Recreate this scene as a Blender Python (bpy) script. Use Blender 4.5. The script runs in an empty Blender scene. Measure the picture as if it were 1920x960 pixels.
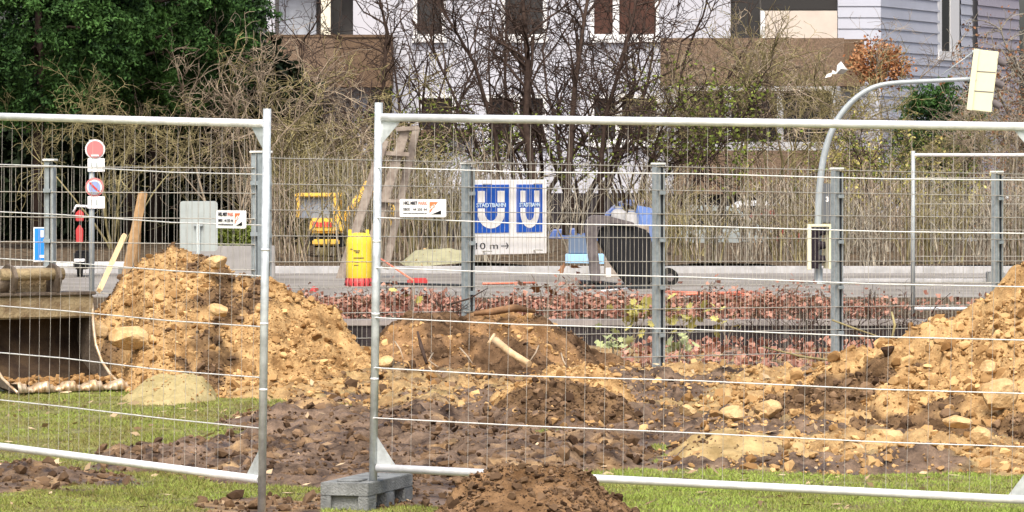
import bpy, bmesh, math, random
import numpy as np
from mathutils import Vector, Matrix

sc = bpy.context.scene
COL = sc.collection
random.seed(7)
RNG = np.random.default_rng(11)

# ------------------------------------------------------------------ camera, light
F, H, HY = 8000.0, 1.8, 290.0
cd = bpy.data.cameras.new('camera'); cam = bpy.data.objects.new('camera', cd); COL.objects.link(cam)
cam.location = (0, 0, H); cam.rotation_euler = (math.radians(90), 0, 0)
cd.sensor_width = 36; cd.lens = F / 1920 * 36; cd.shift_y = -(480 - HY) / 1920
cd.clip_start = 0.5; cd.clip_end = 2000
sc.camera = cam

SUN_EL, SUN_AZ = 56.0, 186.0          # degrees; azimuth clockwise from +Y (north)
w = bpy.data.worlds.new('World'); sc.world = w; w.use_nodes = True
nt = w.node_tree
sky = nt.nodes.new('ShaderNodeTexSky'); sky.sky_type = 'NISHITA'; sky.sun_disc = False
sky.sun_elevation = math.radians(SUN_EL); sky.sun_rotation = math.radians(SUN_AZ)
sky.air_density = 1.0; sky.dust_density = 6.0; sky.ozone_density = 0.6
bg = nt.nodes['Background']; bg.inputs[1].default_value = 0.135
nt.links.new(sky.outputs[0], bg.inputs[0])
ld = bpy.data.lights.new('sun', 'SUN'); ld.energy = 1.75; ld.angle = math.radians(20); ld.color = (1, .96, .90)
sun = bpy.data.objects.new('sun', ld); COL.objects.link(sun)
az, el = math.radians(SUN_AZ), math.radians(SUN_EL)
sdir = Vector((math.sin(az) * math.cos(el), math.cos(az) * math.cos(el), math.sin(el)))
sun.rotation_euler = sdir.to_track_quat('Z', 'Y').to_euler()
sun.location = sdir * 40
sc.view_settings.view_transform = 'Standard'
sc.view_settings.look = 'None'; sc.view_settings.gamma = 1
sc.view_settings.exposure = 0.84
sc.render.resolution_x, sc.render.resolution_y = 1024, 512
sc.cycles.max_bounces = 5; sc.cycles.diffuse_bounces = 3; sc.cycles.glossy_bounces = 2
sc.cycles.transmission_bounces = 3; sc.cycles.transparent_max_bounces = 6

# ------------------------------------------------------------------ helpers
def PX(px, d): return (px - 960) / F * d
def PZ(py, d): return H + (HY - py) / F * d
def P(px, py, d): return Vector((PX(px, d), d, PZ(py, d)))

def tag(o, label=None, cat=None, group=None, kind=None):
    if label: o['label'] = label
    if cat: o['category'] = cat
    if group: o['group'] = group
    if kind: o['kind'] = kind
    return o

def empty(name, loc, rz=0, label=None, cat=None, group=None):
    o = bpy.data.objects.new(name, None); COL.objects.link(o)
    o.location = loc; o.rotation_euler = (0, 0, rz); o.empty_display_size = .2
    return tag(o, label, cat, group)

def link(name, me, parent=None, mat=None):
    o = bpy.data.objects.new(name, me); COL.objects.link(o)
    if parent: o.parent = parent
    if mat: me.materials.append(mat)
    return o

def copy_tree(o, parent=None):
    c = o.copy(); COL.objects.link(c)
    if parent: c.parent = parent
    for ch in o.children: copy_tree(ch, c)
    return c

def np_mesh(name, V, Fc, smooth=False, attrs=None):
    """V (n,3); Fc (m,k) int array"""
    V = np.asarray(V, np.float32); Fc = np.asarray(Fc, np.int32)
    me = bpy.data.meshes.new(name)
    k = Fc.shape[1]
    me.vertices.add(len(V)); me.vertices.foreach_set('co', V.ravel())
    me.loops.add(Fc.size); me.loops.foreach_set('vertex_index', Fc.ravel())
    me.polygons.add(len(Fc)); me.polygons.foreach_set('loop_start', np.arange(0, Fc.size, k, dtype=np.int32))
    me.polygons.foreach_set('loop_total', np.full(len(Fc), k, np.int32))
    me.polygons.foreach_set('use_smooth', np.full(len(Fc), smooth, bool))
    me.update(calc_edges=True)
    for an, av in (attrs or {}).items():
        a = me.attributes.new(an, 'FLOAT', 'POINT'); a.data.foreach_set('value', np.asarray(av, np.float32))
    return me

class MB:
    def __init__(s): s.v = []; s.f = []; s.sm = []
    def add(s, vs, fs, smooth=False):
        b = len(s.v); s.v += [tuple(p) for p in vs]
        s.f += [tuple(i + b for i in f) for f in fs]; s.sm += [smooth] * len(fs)
        return s
    def box(s, x0, x1, y0, y1, z0, z1):
        return s.add([(x0,y0,z0),(x1,y0,z0),(x1,y1,z0),(x0,y1,z0),(x0,y0,z1),(x1,y0,z1),(x1,y1,z1),(x0,y1,z1)],
              [(0,3,2,1),(4,5,6,7),(0,1,5,4),(1,2,6,5),(2,3,7,6),(3,0,4,7)])
    def tube(s, pts, r, n=8, caps=True):
        pts = [Vector(p) for p in pts]
        rs = r if isinstance(r, (list, tuple)) else [r] * len(pts)
        up = None; vs = []
        for i, p in enumerate(pts):
            t = (pts[min(i+1, len(pts)-1)] - pts[max(i-1, 0)]).normalized()
            if up is None:
                up = Vector((0, 0, 1)) if abs(t.z) < .9 else Vector((1, 0, 0))
            a = t.cross(up).normalized(); b = a.cross(t).normalized(); up = b
            for k in range(n):
                q = 2 * math.pi * k / n
                vs.append(p + (a * math.cos(q) + b * math.sin(q)) * rs[i])
        fs = []
        for i in range(len(pts) - 1):
            for k in range(n):
                fs.append((i*n+k, i*n+(k+1) % n, (i+1)*n+(k+1) % n, (i+1)*n+k))
        s.add(vs, fs, n > 4)
        if caps:
            b0 = len(s.v) - len(vs)
            s.f.append(tuple(b0 + k for k in range(n))[::-1]); s.sm.append(False)
            s.f.append(tuple(b0 + (len(pts)-1)*n + k for k in range(n))); s.sm.append(False)
        return s
    def prism(s, poly, y0, y1):
        """poly in x,z extruded along y"""
        n = len(poly)
        vs = [(x, y0, z) for x, z in poly] + [(x, y1, z) for x, z in poly]
        fs = [tuple(range(n)), tuple(range(2*n-1, n-1, -1))] + [(i, i+n, (i+1) % n + n, (i+1) % n) for i in range(n)]
        return s.add(vs, fs)
    def lathe(s, prof, n=24, c=(0, 0)):
        vs = []
        for r, z in prof:
            for k in range(n):
                q = 2*math.pi*k/n; vs.append((c[0] + r*math.cos(q), c[1] + r*math.sin(q), z))
        fs = [(i*n+k, i*n+(k+1) % n, (i+1)*n+(k+1) % n, (i+1)*n+k) for i in range(len(prof)-1) for k in range(n)]
        s.add(vs, fs, True)
        s.add(vs[:n], [tuple(range(n))[::-1]]); s.add(vs[-n:], [tuple(range(n))])
        return s
    def obj(s, name, mat, parent=None, bevel=0, M=None):
        me = bpy.data.meshes.new(name); me.from_pydata(s.v, [], s.f)
        me.polygons.foreach_set('use_smooth', s.sm)
        if M is not None: me.transform(M)
        bm = bmesh.new(); bm.from_mesh(me); bmesh.ops.recalc_face_normals(bm, faces=bm.faces)
        if bevel: bmesh.ops.bevel(bm, geom=[e for e in bm.edges if len(e.link_faces) == 2 and e.calc_face_angle(0) > .5], offset=bevel, segments=2, affect='EDGES')
        bm.to_mesh(me); bm.free()
        o = bpy.data.objects.new(name, me); COL.objects.link(o)
        if parent: o.parent = parent
        me.materials.append(mat)
        return o

# ------------------------------------------------------------------ noise
def hsh(ix, iy, seed):
    h = (ix.astype(np.int64) * 374761393 + iy.astype(np.int64) * 668265263 + seed * 1442695041) & 0xFFFFFFFF
    h = ((h ^ (h >> 13)) * 1274126177) & 0xFFFFFFFF
    h = h ^ (h >> 16)
    return (h & 0xFFFFFF) / float(0xFFFFFF)
def vnoise(x, y, s, seed=0):
    x = x / s; y = y / s
    ix = np.floor(x); iy = np.floor(y); fx = x - ix; fy = y - iy
    fx = fx*fx*(3-2*fx); fy = fy*fy*(3-2*fy)
    a = hsh(ix, iy, seed); b = hsh(ix+1, iy, seed); c = hsh(ix, iy+1, seed); d = hsh(ix+1, iy+1, seed)
    return (a*(1-fx)+b*fx)*(1-fy) + (c*(1-fx)+d*fx)*fy
def fbm(x, y, s, o=4, seed=0, g=.5):
    t = 0; a = 1; n = 0
    for i in range(o):
        t = t + a*(vnoise(x + 17.3*i, y - 9.1*i, s, seed+i) - .5)*2; n += a; a *= g; s *= .5
    return t / n
def lumps(x, y, s, seed=0, p=1.0):
    """rounded stone-like bumps, 0..1"""
    xs = x / s; ys = y / s
    ix = np.floor(xs); iy = np.floor(ys)
    best = np.zeros_like(xs)
    for dx in (-1, 0, 1):
        for dy in (-1, 0, 1):
            cx = ix+dx; cy = iy+dy
            fx = cx + hsh(cx, cy, seed+5); fy = cy + hsh(cx, cy, seed+6)
            r = .25 + .6*hsh(cx, cy, seed+7)
            e = .6 + .8*hsh(cx, cy, seed+8)
            q = 1 - (((xs-fx)*e)**2 + ((ys-fy)/e)**2) / (r*r)
            best = np.maximum(best, np.sqrt(np.clip(q, 0, 1))*r)
    return best
def sstep(a, b, x):
    t = np.clip((x-a)/(b-a), 0, 1); return t*t*(3-2*t)

# ------------------------------------------------------------------ materials
def mat(name, col, rough=.7, metal=0, spec=.4, var=0, scale=8, col2=None, bump=0, bscale=60, coords='Object', detail=6, alpha=None, dirt=None):
    m = bpy.data.materials.new(name); m.use_nodes = True
    n = m.node_tree.nodes; L = m.node_tree.links
    b = n['Principled BSDF']; b.inputs['Base Color'].default_value = (*col, 1)
    b.inputs['Roughness'].default_value = rough; b.inputs['Metallic'].default_value = metal
    b.inputs['Specular IOR Level'].default_value = spec if (rough < .7 and max(col) > .1) or spec > .5 else .06
    tc = n.new('ShaderNodeTexCoord')
    if var or col2:
        no = n.new('ShaderNodeTexNoise'); no.inputs['Scale'].default_value = scale; no.inputs['Detail'].default_value = detail
        no.inputs['Roughness'].default_value = .62
        L.new(tc.outputs[coords], no.inputs['Vector'])
        r = n.new('ShaderNodeValToRGB')
        c2 = col2 or tuple(c*(1-var) for c in col)
        c1 = col if col2 else tuple(min(1, c*(1+var)) for c in col)
        r.color_ramp.elements[0].position = .36; r.color_ramp.elements[0].color = (*c2, 1)
        r.color_ramp.elements[1].position = .64; r.color_ramp.elements[1].color = (*c1, 1)
        L.new(no.outputs[0], r.inputs[0]); L.new(r.outputs[0], b.inputs['Base Color'])
    if bump:
        n2 = n.new('ShaderNodeTexNoise'); n2.inputs['Scale'].default_value = bscale; n2.inputs['Detail'].default_value = 4
        L.new(tc.outputs[coords], n2.inputs['Vector'])
        bp = n.new('ShaderNodeBump'); bp.inputs['Strength'].default_value = bump; bp.inputs['Distance'].default_value = .02
        L.new(n2.outputs[0], bp.inputs['Height']); L.new(bp.outputs[0], b.inputs['Normal'])
    return m

def soil_mat(name, ramps, a1, a2=None, bump=.6, leafmix=None):
    """ramps: list of (dark,light) colours for soil states blended by point attributes a1 (0..1) then a2"""
    m = bpy.data.materials.new(name); m.use_nodes = True
    n = m.node_tree.nodes; L = m.node_tree.links
    b = n['Principled BSDF']; b.inputs['Roughness'].default_value = .9; b.inputs['Specular IOR Level'].default_value = .05
    tc = n.new('ShaderNodeTexCoord')
    n1 = n.new('ShaderNodeTexNoise'); n1.inputs['Scale'].default_value = 4.5; n1.inputs['Detail'].default_value = 9; n1.inputs['Roughness'].default_value = .7
    L.new(tc.outputs['Object'], n1.inputs['Vector'])
    outs = []
    for d, l in ramps:
        r = n.new('ShaderNodeValToRGB')
        r.color_ramp.elements[0].position = .38; r.color_ramp.elements[0].color = (*d, 1)
        r.color_ramp.elements[1].position = .62; r.color_ramp.elements[1].color = (*l, 1)
        L.new(n1.outputs[0], r.inputs[0]); outs.append(r.outputs[0])
    cur = outs[0]
    for i, an in enumerate([a for a in (a1, a2) if a]):
        at = n.new('ShaderNodeAttribute'); at.attribute_name = an
        mx = n.new('ShaderNodeMixRGB'); L.new(at.outputs['Fac'], mx.inputs[0])
        L.new(cur, mx.inputs[1]); L.new(outs[i+1], mx.inputs[2]); cur = mx.outputs[0]
    L.new(cur, b.inputs['Base Color'])
    n2 = n.new('ShaderNodeTexNoise'); n2.inputs['Scale'].default_value = 70; n2.inputs['Detail'].default_value = 5
    L.new(tc.outputs['Object'], n2.inputs['Vector'])
    bp = n.new('ShaderNodeBump'); bp.inputs['Strength'].default_value = bump; bp.inputs['Distance'].default_value = .02
    L.new(n2.outputs[0], bp.inputs['Height']); L.new(bp.outputs[0], b.inputs['Normal'])
    return m

def leaf_mat(name, c1, c2, rough=.6):
    """per-leaf colour by attribute 'tint'"""
    m = bpy.data.materials.new(name); m.use_nodes = True
    n = m.node_tree.nodes; L = m.node_tree.links
    b = n['Principled BSDF']; b.inputs['Roughness'].default_value = rough; b.inputs['Specular IOR Level'].default_value = .10
    at = n.new('ShaderNodeAttribute'); at.attribute_name = 'tint'
    mx = n.new('ShaderNodeMixRGB'); mx.inputs[1].default_value = (*c1, 1); mx.inputs[2].default_value = (*c2, 1)
    L.new(at.outputs['Fac'], mx.inputs[0]); L.new(mx.outputs[0], b.inputs['Base Color'])
    return m

SAND = ((.20,.115,.048), (.52,.345,.160)); DARK = ((.035,.021,.012), (.15,.092,.052)); BROWN = ((.13,.072,.033), (.33,.20,.10))
MUD = ((.034,.021,.014), (.21,.145,.098)); TURF = ((.12,.095,.035), (.22,.22,.07)); GRAVELS = ((.27,.22,.10), (.42,.35,.18))
M = {}
M['galv'] = mat('galvanized_steel', (.55,.59,.60), .42, .35, var=.22, scale=14)
M['galvlight'] = mat('galvanized_rail', (.80,.81,.82), .38, .25, var=.14, scale=9)
M['wire'] = mat('galvanized_wire', (.70,.70,.68), .5, .2, var=.1, scale=30)
M['vwire'] = mat('dull_wire', (.42,.39,.35), .6, .2, var=.3, scale=6)
M['post'] = mat('post_steel', (.31,.36,.38), .5, .25, var=.15, scale=25)
M['rod'] = mat('mesh_rod', (.40,.39,.34), .5, .3, var=.2, scale=18)
M['slot'] = mat('black_rubber', (.03,.035,.04), .6)
M['cap'] = mat('post_cap', (.75,.77,.74), .5)
M['white'] = mat('white_plastic', (.90,.90,.90), .4)
M['black'] = mat('black_paint', (.02,.02,.022), .5)
M['red'] = mat('red_print', (.60,.06,.05), .5)
M['orange'] = mat('orange_print', (.75,.20,.08), .5)
M['blue'] = mat('blue_sheet', (.012,.10,.52), .4)
M['text'] = mat('dark_print', (.05,.05,.06), .6)
M['concrete'] = mat('cast_concrete', (.21,.22,.215), .85, var=.25, scale=9, bump=.5, bscale=90)
M['soil'] = soil_mat('excavated_soil', [SAND, DARK], 'dark')
M['soil_brown'] = soil_mat('brown_soil', [BROWN, DARK], 'dark')
M['sand'] = soil_mat('sandy_grit', [GRAVELS, SAND], 'dark', bump=.3)
M['ground'] = soil_mat('worksite_ground', [TURF, MUD, SAND], 'mud', 'sand')
M['ground'].node_tree.nodes['Principled BSDF'].inputs['Specular IOR Level'].default_value = .22
_n = M['ground'].node_tree.nodes; _l = M['ground'].node_tree.links
_t = _n.new('ShaderNodeTexNoise'); _t.inputs['Scale'].default_value = 2.6; _t.inputs['Detail'].default_value = 5
_c = _n.new('ShaderNodeTexCoord'); _r = _n.new('ShaderNodeMapRange'); _r.inputs[1].default_value = .38; _r.inputs[2].default_value = .6; _r.inputs[3].default_value = .42; _r.inputs[4].default_value = .9
_l.new(_c.outputs['Object'], _t.inputs['Vector']); _l.new(_t.outputs[0], _r.inputs[0]); _l.new(_r.outputs[0], _n['Principled BSDF'].inputs['Roughness'])
M['clod'] = leaf_mat('clods', (.19,.100,.036), (.62,.41,.19), .85)
M['clod_dark'] = leaf_mat('dark_clods', (.045,.026,.015), (.24,.155,.09), .85)
M['rock'] = mat('sandy_rock', (.62,.44,.23), .8, col2=(.40,.25,.11), scale=9, bump=.6, bscale=40)
M['rust'] = mat('worn_bucket_steel', (.19,.15,.11), .6, .35, col2=(.085,.065,.05), scale=7, bump=.4, bscale=50)
M['clay'] = mat('clay_caked_steel', (.36,.29,.17), .8, 0, col2=(.17,.12,.07), scale=7, bump=.5)
M['inner'] = mat('bucket_inside', (.075,.05,.03), .75, .1, col2=(.03,.02,.015), scale=5, bump=.4)
M['worn'] = mat('polished_edge', (.70,.60,.45), .4, .4, col2=(.45,.28,.13), scale=14)
M['asphalt'] = mat('pale_asphalt', (.27,.255,.235), .85, col2=(.17,.155,.135), scale=.9, bump=.2)
M['asphalt2'] = mat('street_asphalt', (.08,.08,.085), .85, var=.2, scale=3)
M['kerb'] = mat('kerb_stone', (.42,.42,.42), .8, var=.15, scale=6)
M['darkwall'] = mat('dark_wall', (.035,.03,.032), .8, var=.3, scale=5, bump=.4)  # very dark, slightly varied wall tone
M['litter'] = mat('leaf_litter', (.13,.095,.06), .9, col2=(.04,.03,.02), scale=11, bump=.8, bscale=35)
M['grass'] = leaf_mat('grass_blades', (.19,.155,.055), (.27,.37,.07))
M['redleaf'] = leaf_mat('red_fallen_leaves', (.13,.045,.03), (.48,.26,.19))
M['bark_dark'] = mat('dark_bark', (.060,.042,.034), .85, var=.3, scale=12)
M['bark_olive'] = mat('mossy_bark', (.37,.32,.16), .85, col2=(.12,.10,.05), scale=3)
M['bark_tan'] = mat('tan_bark', (.44,.36,.26), .85, col2=(.13,.10,.075), scale=3)
M['bark_grey'] = mat('grey_bark', (.42,.38,.30), .85, col2=(.16,.135,.10), scale=5)
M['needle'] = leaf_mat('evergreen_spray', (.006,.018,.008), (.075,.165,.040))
M['needle_shade'] = leaf_mat('shade_dark_evergreen', (.006,.010,.005), (.02,.032,.014))  # shade under the crowns put into the leaf colour
M['leafgreen'] = leaf_mat('green_leaf', (.07,.10,.02), (.22,.26,.05))
M['leafyellow'] = leaf_mat('yellow_leaf', (.25,.22,.05), (.60,.55,.18))
M['leaforange'] = leaf_mat('orange_leaf', (.26,.10,.04), (.50,.27,.13))
M['leafrust'] = leaf_mat('rust_leaf', (.16,.07,.035), (.36,.18,.09))
M['leafpale'] = leaf_mat('pale_leaf', (.28,.34,.16), (.52,.56,.28))
M['wall'] = mat('lavender_render', (.50,.51,.56), .85, var=.04, scale=1.5)
M['siding'] = mat('blue_grey_cladding', (.45,.47,.53), .7, var=.03, scale=2)
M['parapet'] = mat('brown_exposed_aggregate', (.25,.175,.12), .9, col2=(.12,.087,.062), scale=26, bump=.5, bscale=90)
M['parapet_shade'] = mat('shaded_parapet_side', (.17,.115,.075), .9, col2=(.11,.075,.05), scale=26)  # parapet brown with the shade of its turned side put into the colour
M['frame'] = mat('white_window_frame', (.78,.78,.77), .5)
M['pane'] = mat('window_glass', (.035,.035,.037), .12, 0, .6)
M['pane_red'] = mat('curtained_glass', (.085,.045,.035), .35, 0, .5)
M['curtain'] = mat('pale_curtain', (.42,.45,.50), .8, var=.15, scale=5)
M['shutter'] = mat('cream_shutter', (.60,.53,.46), .7, var=.05, scale=3)
M['cream'] = mat('cream_post', (.75,.72,.58), .6)
M['shade'] = mat('shaded_recess_render', (.20,.19,.18), .9, var=.1, scale=2)  # balcony recess shadow put into the wall colour; reused for joints
M['wood'] = mat('weathered_timber', (.36,.31,.26), .85, col2=(.22,.18,.15), scale=9)
M['newwood'] = mat('fresh_timber', (.72,.53,.30), .7, var=.12, scale=12)
M['brownwood'] = mat('brown_timber', (.38,.24,.12), .8, var=.2, scale=9)
M['yellow'] = mat('yellow_plastic', (.75,.56,.04), .5, var=.08, scale=5)
M['redplastic'] = mat('red_plastic', (.48,.05,.05), .5)
M['cyellow'] = mat('machine_yellow', (.75,.48,.08), .45, var=.06)
M['signal'] = mat('signal_cream', (.76,.74,.50), .5, var=.03)
M['signalbk'] = mat('signal_black', (.025,.02,.025), .5)
M['polegrey'] = mat('painted_pole', (.36,.40,.41), .5, .1, var=.06)
M['signback'] = mat('sign_back', (.42,.47,.46), .5, .2, var=.05)
M['hood'] = mat('weathered_hood', (.13,.115,.115), .8, var=.25, scale=9)
M['bluecar'] = mat('pale_blue_paint', (.22,.36,.58), .3, .2)
M['greycar'] = mat('silver_paint', (.42,.47,.47), .3, .3)
M['whitecar'] = mat('white_paint', (.72,.74,.75), .3)
M['redcar'] = mat('dark_red_paint', (.32,.05,.05), .3)
M['bluevan'] = mat('blue_paint', (.10,.17,.42), .3, .1)
M['tyre'] = mat('tyre_rubber', (.02,.02,.02), .8)
M['rootwood'] = mat('root_wood', (.26,.15,.08), .85, col2=(.12,.07,.04), scale=12)
M['palelog'] = mat('peeled_log', (.68,.52,.32), .7, col2=(.45,.31,.17), scale=10)
M['pipe'] = mat('orange_pipe', (.68,.20,.12), .5)

# ------------------------------------------------------------------ text
def text_mesh(name, body, size, mt, parent, M4, width=None, extr=.001, bold=0):
    cu = bpy.data.curves.new(name, 'FONT'); cu.body = body; cu.size = size; cu.align_x = 'CENTER'; cu.align_y = 'CENTER'
    cu.extrude = extr; cu.offset = bold; cu.resolution_u = 3
    t = bpy.data.objects.new('tmp', cu); COL.objects.link(t)
    bpy.context.view_layer.update()
    me = bpy.data.meshes.new_from_object(t.evaluated_get(bpy.context.evaluated_depsgraph_get()))
    me.name = name
    bpy.data.objects.remove(t)
    if width:
        xs = [v.co.x for v in me.vertices]; s = width / (max(xs) - min(xs))
        me.transform(Matrix.Diagonal((s, 1, 1, 1)))
    me.transform(M4 @ Matrix.Rotation(math.radians(90), 4, 'X'))
    me.materials.clear()
    return link(name, me, parent, mt)
def T(x, y, z): return Matrix.Translation((x, y, z))

# ------------------------------------------------------------------ ground
def poly_mask(x, y, poly, soft=.25, wob=.25, seed=0):
    """soft mask of a ground polygon given as photo points at ground height"""
    pts = []
    for px, py in poly:
        d = 1.75*F/(py-HY); pts.append((PX(px, d), d))
    X = x + wob*fbm(x, y, .5, 4, seed+31); Y = y + wob*2*fbm(x, y, .6, 4, seed+47)
    n = len(pts); inside = np.zeros(x.shape, bool); dist = np.full(x.shape, 1e9)
    for i in range(n):
        (x0, y0), (x1, y1) = pts[i], pts[(i+1) % n]
        c = ((y0 > Y) != (y1 > Y))
        xi = (x1-x0)*(Y-y0)/((y1-y0) or 1e-9) + x0
        inside ^= c & (X < xi)
        ex, ey = x1-x0, y1-y0; t = np.clip(((X-x0)*ex+(Y-y0)*ey)/(ex*ex+ey*ey+1e-9), 0, 1)
        dist = np.minimum(dist, np.hypot(X-x0-t*ex, Y-y0-t*ey))
    sd = np.where(inside, dist, -dist)
    return sstep(.0, .38, sd) if soft is None else sstep(-soft/2, soft/2, sd)

MUD_POLYS = [
    [(140,862),(200,838),(300,828),(430,812),(470,785),(540,770),(640,775),(760,795),(900,795),(1000,815),(1240,815),(1262,862),(1180,866),(1120,872),(880,930),(640,935),(600,905),(480,893),(330,876),(150,866)],
    [(-80,852),(0,856),(90,864),(180,872),(250,884),(170,893),(0,902),(-80,904)],
    [(230,990),(290,955),(400,922),(500,914),(640,930),(620,990)],
]
SAND_POLYS = [
    [(370,655),(400,752),(560,768),(640,775),(760,800),(900,800),(1000,815),(1180,815),(1230,866),(1500,868),(1950,870),(2300,850),(2300,600),(370,600)],
]
def base_h(x, y):
    z = np.zeros_like(x)
    z = z + .10*sstep(24, 30, y)*(1 - .0*x)
    z = z - .20*sstep(32.6, 36.0, y)
    return z
def masks(x, y, rel=False):
    mud = np.zeros_like(x)
    for i, p in enumerate(MUD_POLYS): mud = np.maximum(mud, poly_mask(x, y, p, None if rel else .04, .26, i*3))
    sand = poly_mask(x, y, SAND_POLYS[0], None if rel else .05, .34, 9)
    sand = np.maximum(sand, sstep(31.0, 31.8, y))*(1-sstep(PX(245,30.8),PX(180,30.8),x)*(1-sstep(31.5,31.9,y)))
    return mud, sand
def relief(x, y, mud, sand):
    ridg = 1 - np.abs(fbm(x*.45 + y*.12, y, .42, 4, 3))*2.2
    z = mud*sstep(21.8,24.6,y+.6*fbm(x,y,.8,2,1))*(.01 + .08*np.clip(ridg, 0, 1)*vnoise(x, y, .9, 8) + .04*fbm(x, y, .24, 4, 21) + .045*lumps(x, y, .19, 4) + .05*lumps(x, y, .08, 41))
    z = z + sand*(1-.7*sstep(32.2, 34.5, y))*(.07*fbm(x, y, .8, 4, 2) + .09*lumps(x, y, .33, 11)*(vnoise(x, y, .7, 4) > .45) + .06*lumps(x, y, .13, 14) + .035*lumps(x, y, .06, 15))
    z = z + .012*fbm(x, y, .35, 3, 5)
    return z
def ground_z(x, y, detail=True):
    x = np.atleast_1d(np.asarray(x, float)); y = np.atleast_1d(np.asarray(y, float))
    m_, s_ = masks(x, y, True)
    return base_h(x, y) + relief(x, y, m_, s_)

def grid_mesh(name, xs, ys, zf, attrs_f=None, smooth=True):
    X, Y = np.meshgrid(xs, ys)
    Z, A = zf(X, Y)
    nx, ny = len(xs), len(ys)
    V = np.stack([X.ravel(), Y.ravel(), Z.ravel()], 1)
    i = np.arange(nx*ny).reshape(ny, nx)
    Fc = np.stack([i[:-1, :-1].ravel(), i[:-1, 1:].ravel(), i[1:, 1:].ravel(), i[1:, :-1].ravel()], 1)
    return np_mesh(name, V, Fc, smooth, {k: v.ravel() for k, v in A.items()})

def zf_ground(X, Y):
    mr_, sr_ = masks(X, Y, True)
    mud, sand = masks(X, Y)
    Z = base_h(X, Y) + relief(X, Y, mr_, sr_)
    e = np.minimum(np.minimum(X+6.4, 6.4-X), np.minimum(Y-18, 41.9-Y))
    dark = np.clip(sand * sstep(.52, .66, vnoise(X, Y, 1.1, 77) + .25*fbm(X, Y, .3, 3, 5)), 0, 1)
    mudc = mud; sandc = sand
    mud2 = np.maximum(np.maximum(mudc, dark), sandc*.3); sand2 = sandc*(1-dark)*(1-mud*.75)
    brn = sandc*(1-sstep(PX(1180,30), PX(1420,30), X))*sstep(.30, .55, vnoise(X, Y, .6, 123)*.6+.4*vnoise(X, Y, .14, 124))*sstep(PX(560,30), PX(700,30), X)
    mud2 = np.maximum(mud2, brn*.8); sand2 = sand2*(1-.62*brn)
    tan = mud*.65*sstep(.52, .72, vnoise(X, Y, .42, 91)*.6 + .4*vnoise(X, Y, .11, 92))
    return Z, {'mud': mud2, 'sand': np.clip(sand2*(.75+.25*vnoise(X,Y,.5,7)) + tan*(1-sand), 0, .85)}
g = link('ground', grid_mesh('ground', np.arange(-6.4, 6.41, .024), np.arange(18, 41.9, .026), zf_ground), None, M['ground'])
tag(g, 'churned site ground of turf, dark mud and sandy soil', 'ground', kind='structure')
# wide surroundings, just below
b = MB(); b.add([(-300,-60,-1.1),(300,-60,-1.1),(300,400,-1.1),(-300,400,-1.1)], [(0,1,2,3)])
tag(b.obj('ground_far', M['litter']), 'wide surrounding ground', 'ground', kind='structure')
b = MB(); b.add([(-60,-40,-.03),(60,-40,-.03),(60,18.1,-.03),(-60,18.1,-.03)], [(0,1,2,3)])
b.add([(-60,18,-.03),(-6.3,18,-.03),(-6.3,42,-.03),(-60,42,-.03)], [(0,1,2,3)])
b.add([(6.3,18,-.03),(60,18,-.03),(60,42,-.03),(6.3,42,-.03)], [(0,1,2,3)])
tag(b.obj('lawn', mat('lawn_turf', (.18,.20,.05), .9, col2=(.10,.12,.03), scale=6, bump=.5)), 'lawn around the work site', 'lawn', kind='structure')

# plateau with planting strip, road, kerb
ZP = .15; ZF = -.75
tag(MB().box(-70, 70, 42.02, 49.3, -.3, ZP).obj('planting_strip', M['litter']), 'earth strip between low wall and road', 'ground', kind='structure')
tag(MB().box(-70, 70, 49.3, 59.2, -.3, ZP+.004).obj('road', M['asphalt']), 'pale asphalt road beyond the fence', 'road', kind='structure')
tag(MB().box(-70, 70, 59.2, 59.4, -.3, ZP+.10).obj('kerb', M['kerb'], bevel=.01), 'pale kerb at the far side of the road', 'kerb', kind='structure')
def zf_bank(X, Y):
    return ZP + .06 + .10*fbm(X, Y, 1.6, 4, 5) + .05*lumps(X, Y, .5, 6), {}
tag(link('verge', grid_mesh('verge', np.arange(-30, 30, .25), np.arange(59.4, 77.0, .25), zf_bank), None, M['litter']), 'leaf strewn verge under the bare shrubs', 'ground', kind='structure')
tag(MB().add([(-90,76.9,ZP),(90,76.9,ZP),(90,92,ZF),(-90,92,ZF)], [(0,1,2,3)]).obj('slope', M['litter']), 'bank sloping down to the side street', 'ground', kind='structure')
tag(MB().box(-90, 90, 92, 106, ZF-.3, ZF-.0).obj('street', M['asphalt2']), 'side street with parked cars behind the shrubs', 'road', kind='structure')
tag(MB().box(-90, 90, 106, 170, ZF-.3, ZF+.03).obj('garden_ground', M['litter']), 'planted ground around the house', 'ground', kind='structure')
rw = empty('retaining_wall', (0, 42, 0), label='low dark retaining wall along the planting strip behind the mesh fence', cat='wall')
MB().box(-30, 30, -.14, .0, -.4, ZP-.03).obj('wall_face', M['darkwall'], rw)
MB().box(-30, 30, -.16, .10, ZP-.03, ZP+.03).obj('coping', mat('pale_coping', (.24,.22,.21), .8, var=.25, scale=4), rw, bevel=.006)

def quads(pos, size, rng, elong=1.5, up=0.0, normal=None, flat=0.0):
    """random little leaf quads (n,3),(n,)"""
    n = len(pos)
    a = rng.normal(size=(n, 3)); a[:, 2] = a[:, 2]*(1-flat) - up; a /= np.linalg.norm(a, axis=1)[:, None]
    b = rng.normal(size=(n, 3)); b[:, 2] *= (1-flat); b -= (a*b).sum(1)[:, None]*a; b /= np.linalg.norm(b, axis=1)[:, None]
    s = size[:, None]
    V = np.stack([pos - b*s*.5*.5, pos + a*s*elong*.35 - b*s*.5, pos + a*s*elong*.9, pos + a*s*elong*.35 + b*s*.5], 1)
    return V.reshape(-1, 3), np.arange(n*4).reshape(n, 4)

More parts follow.
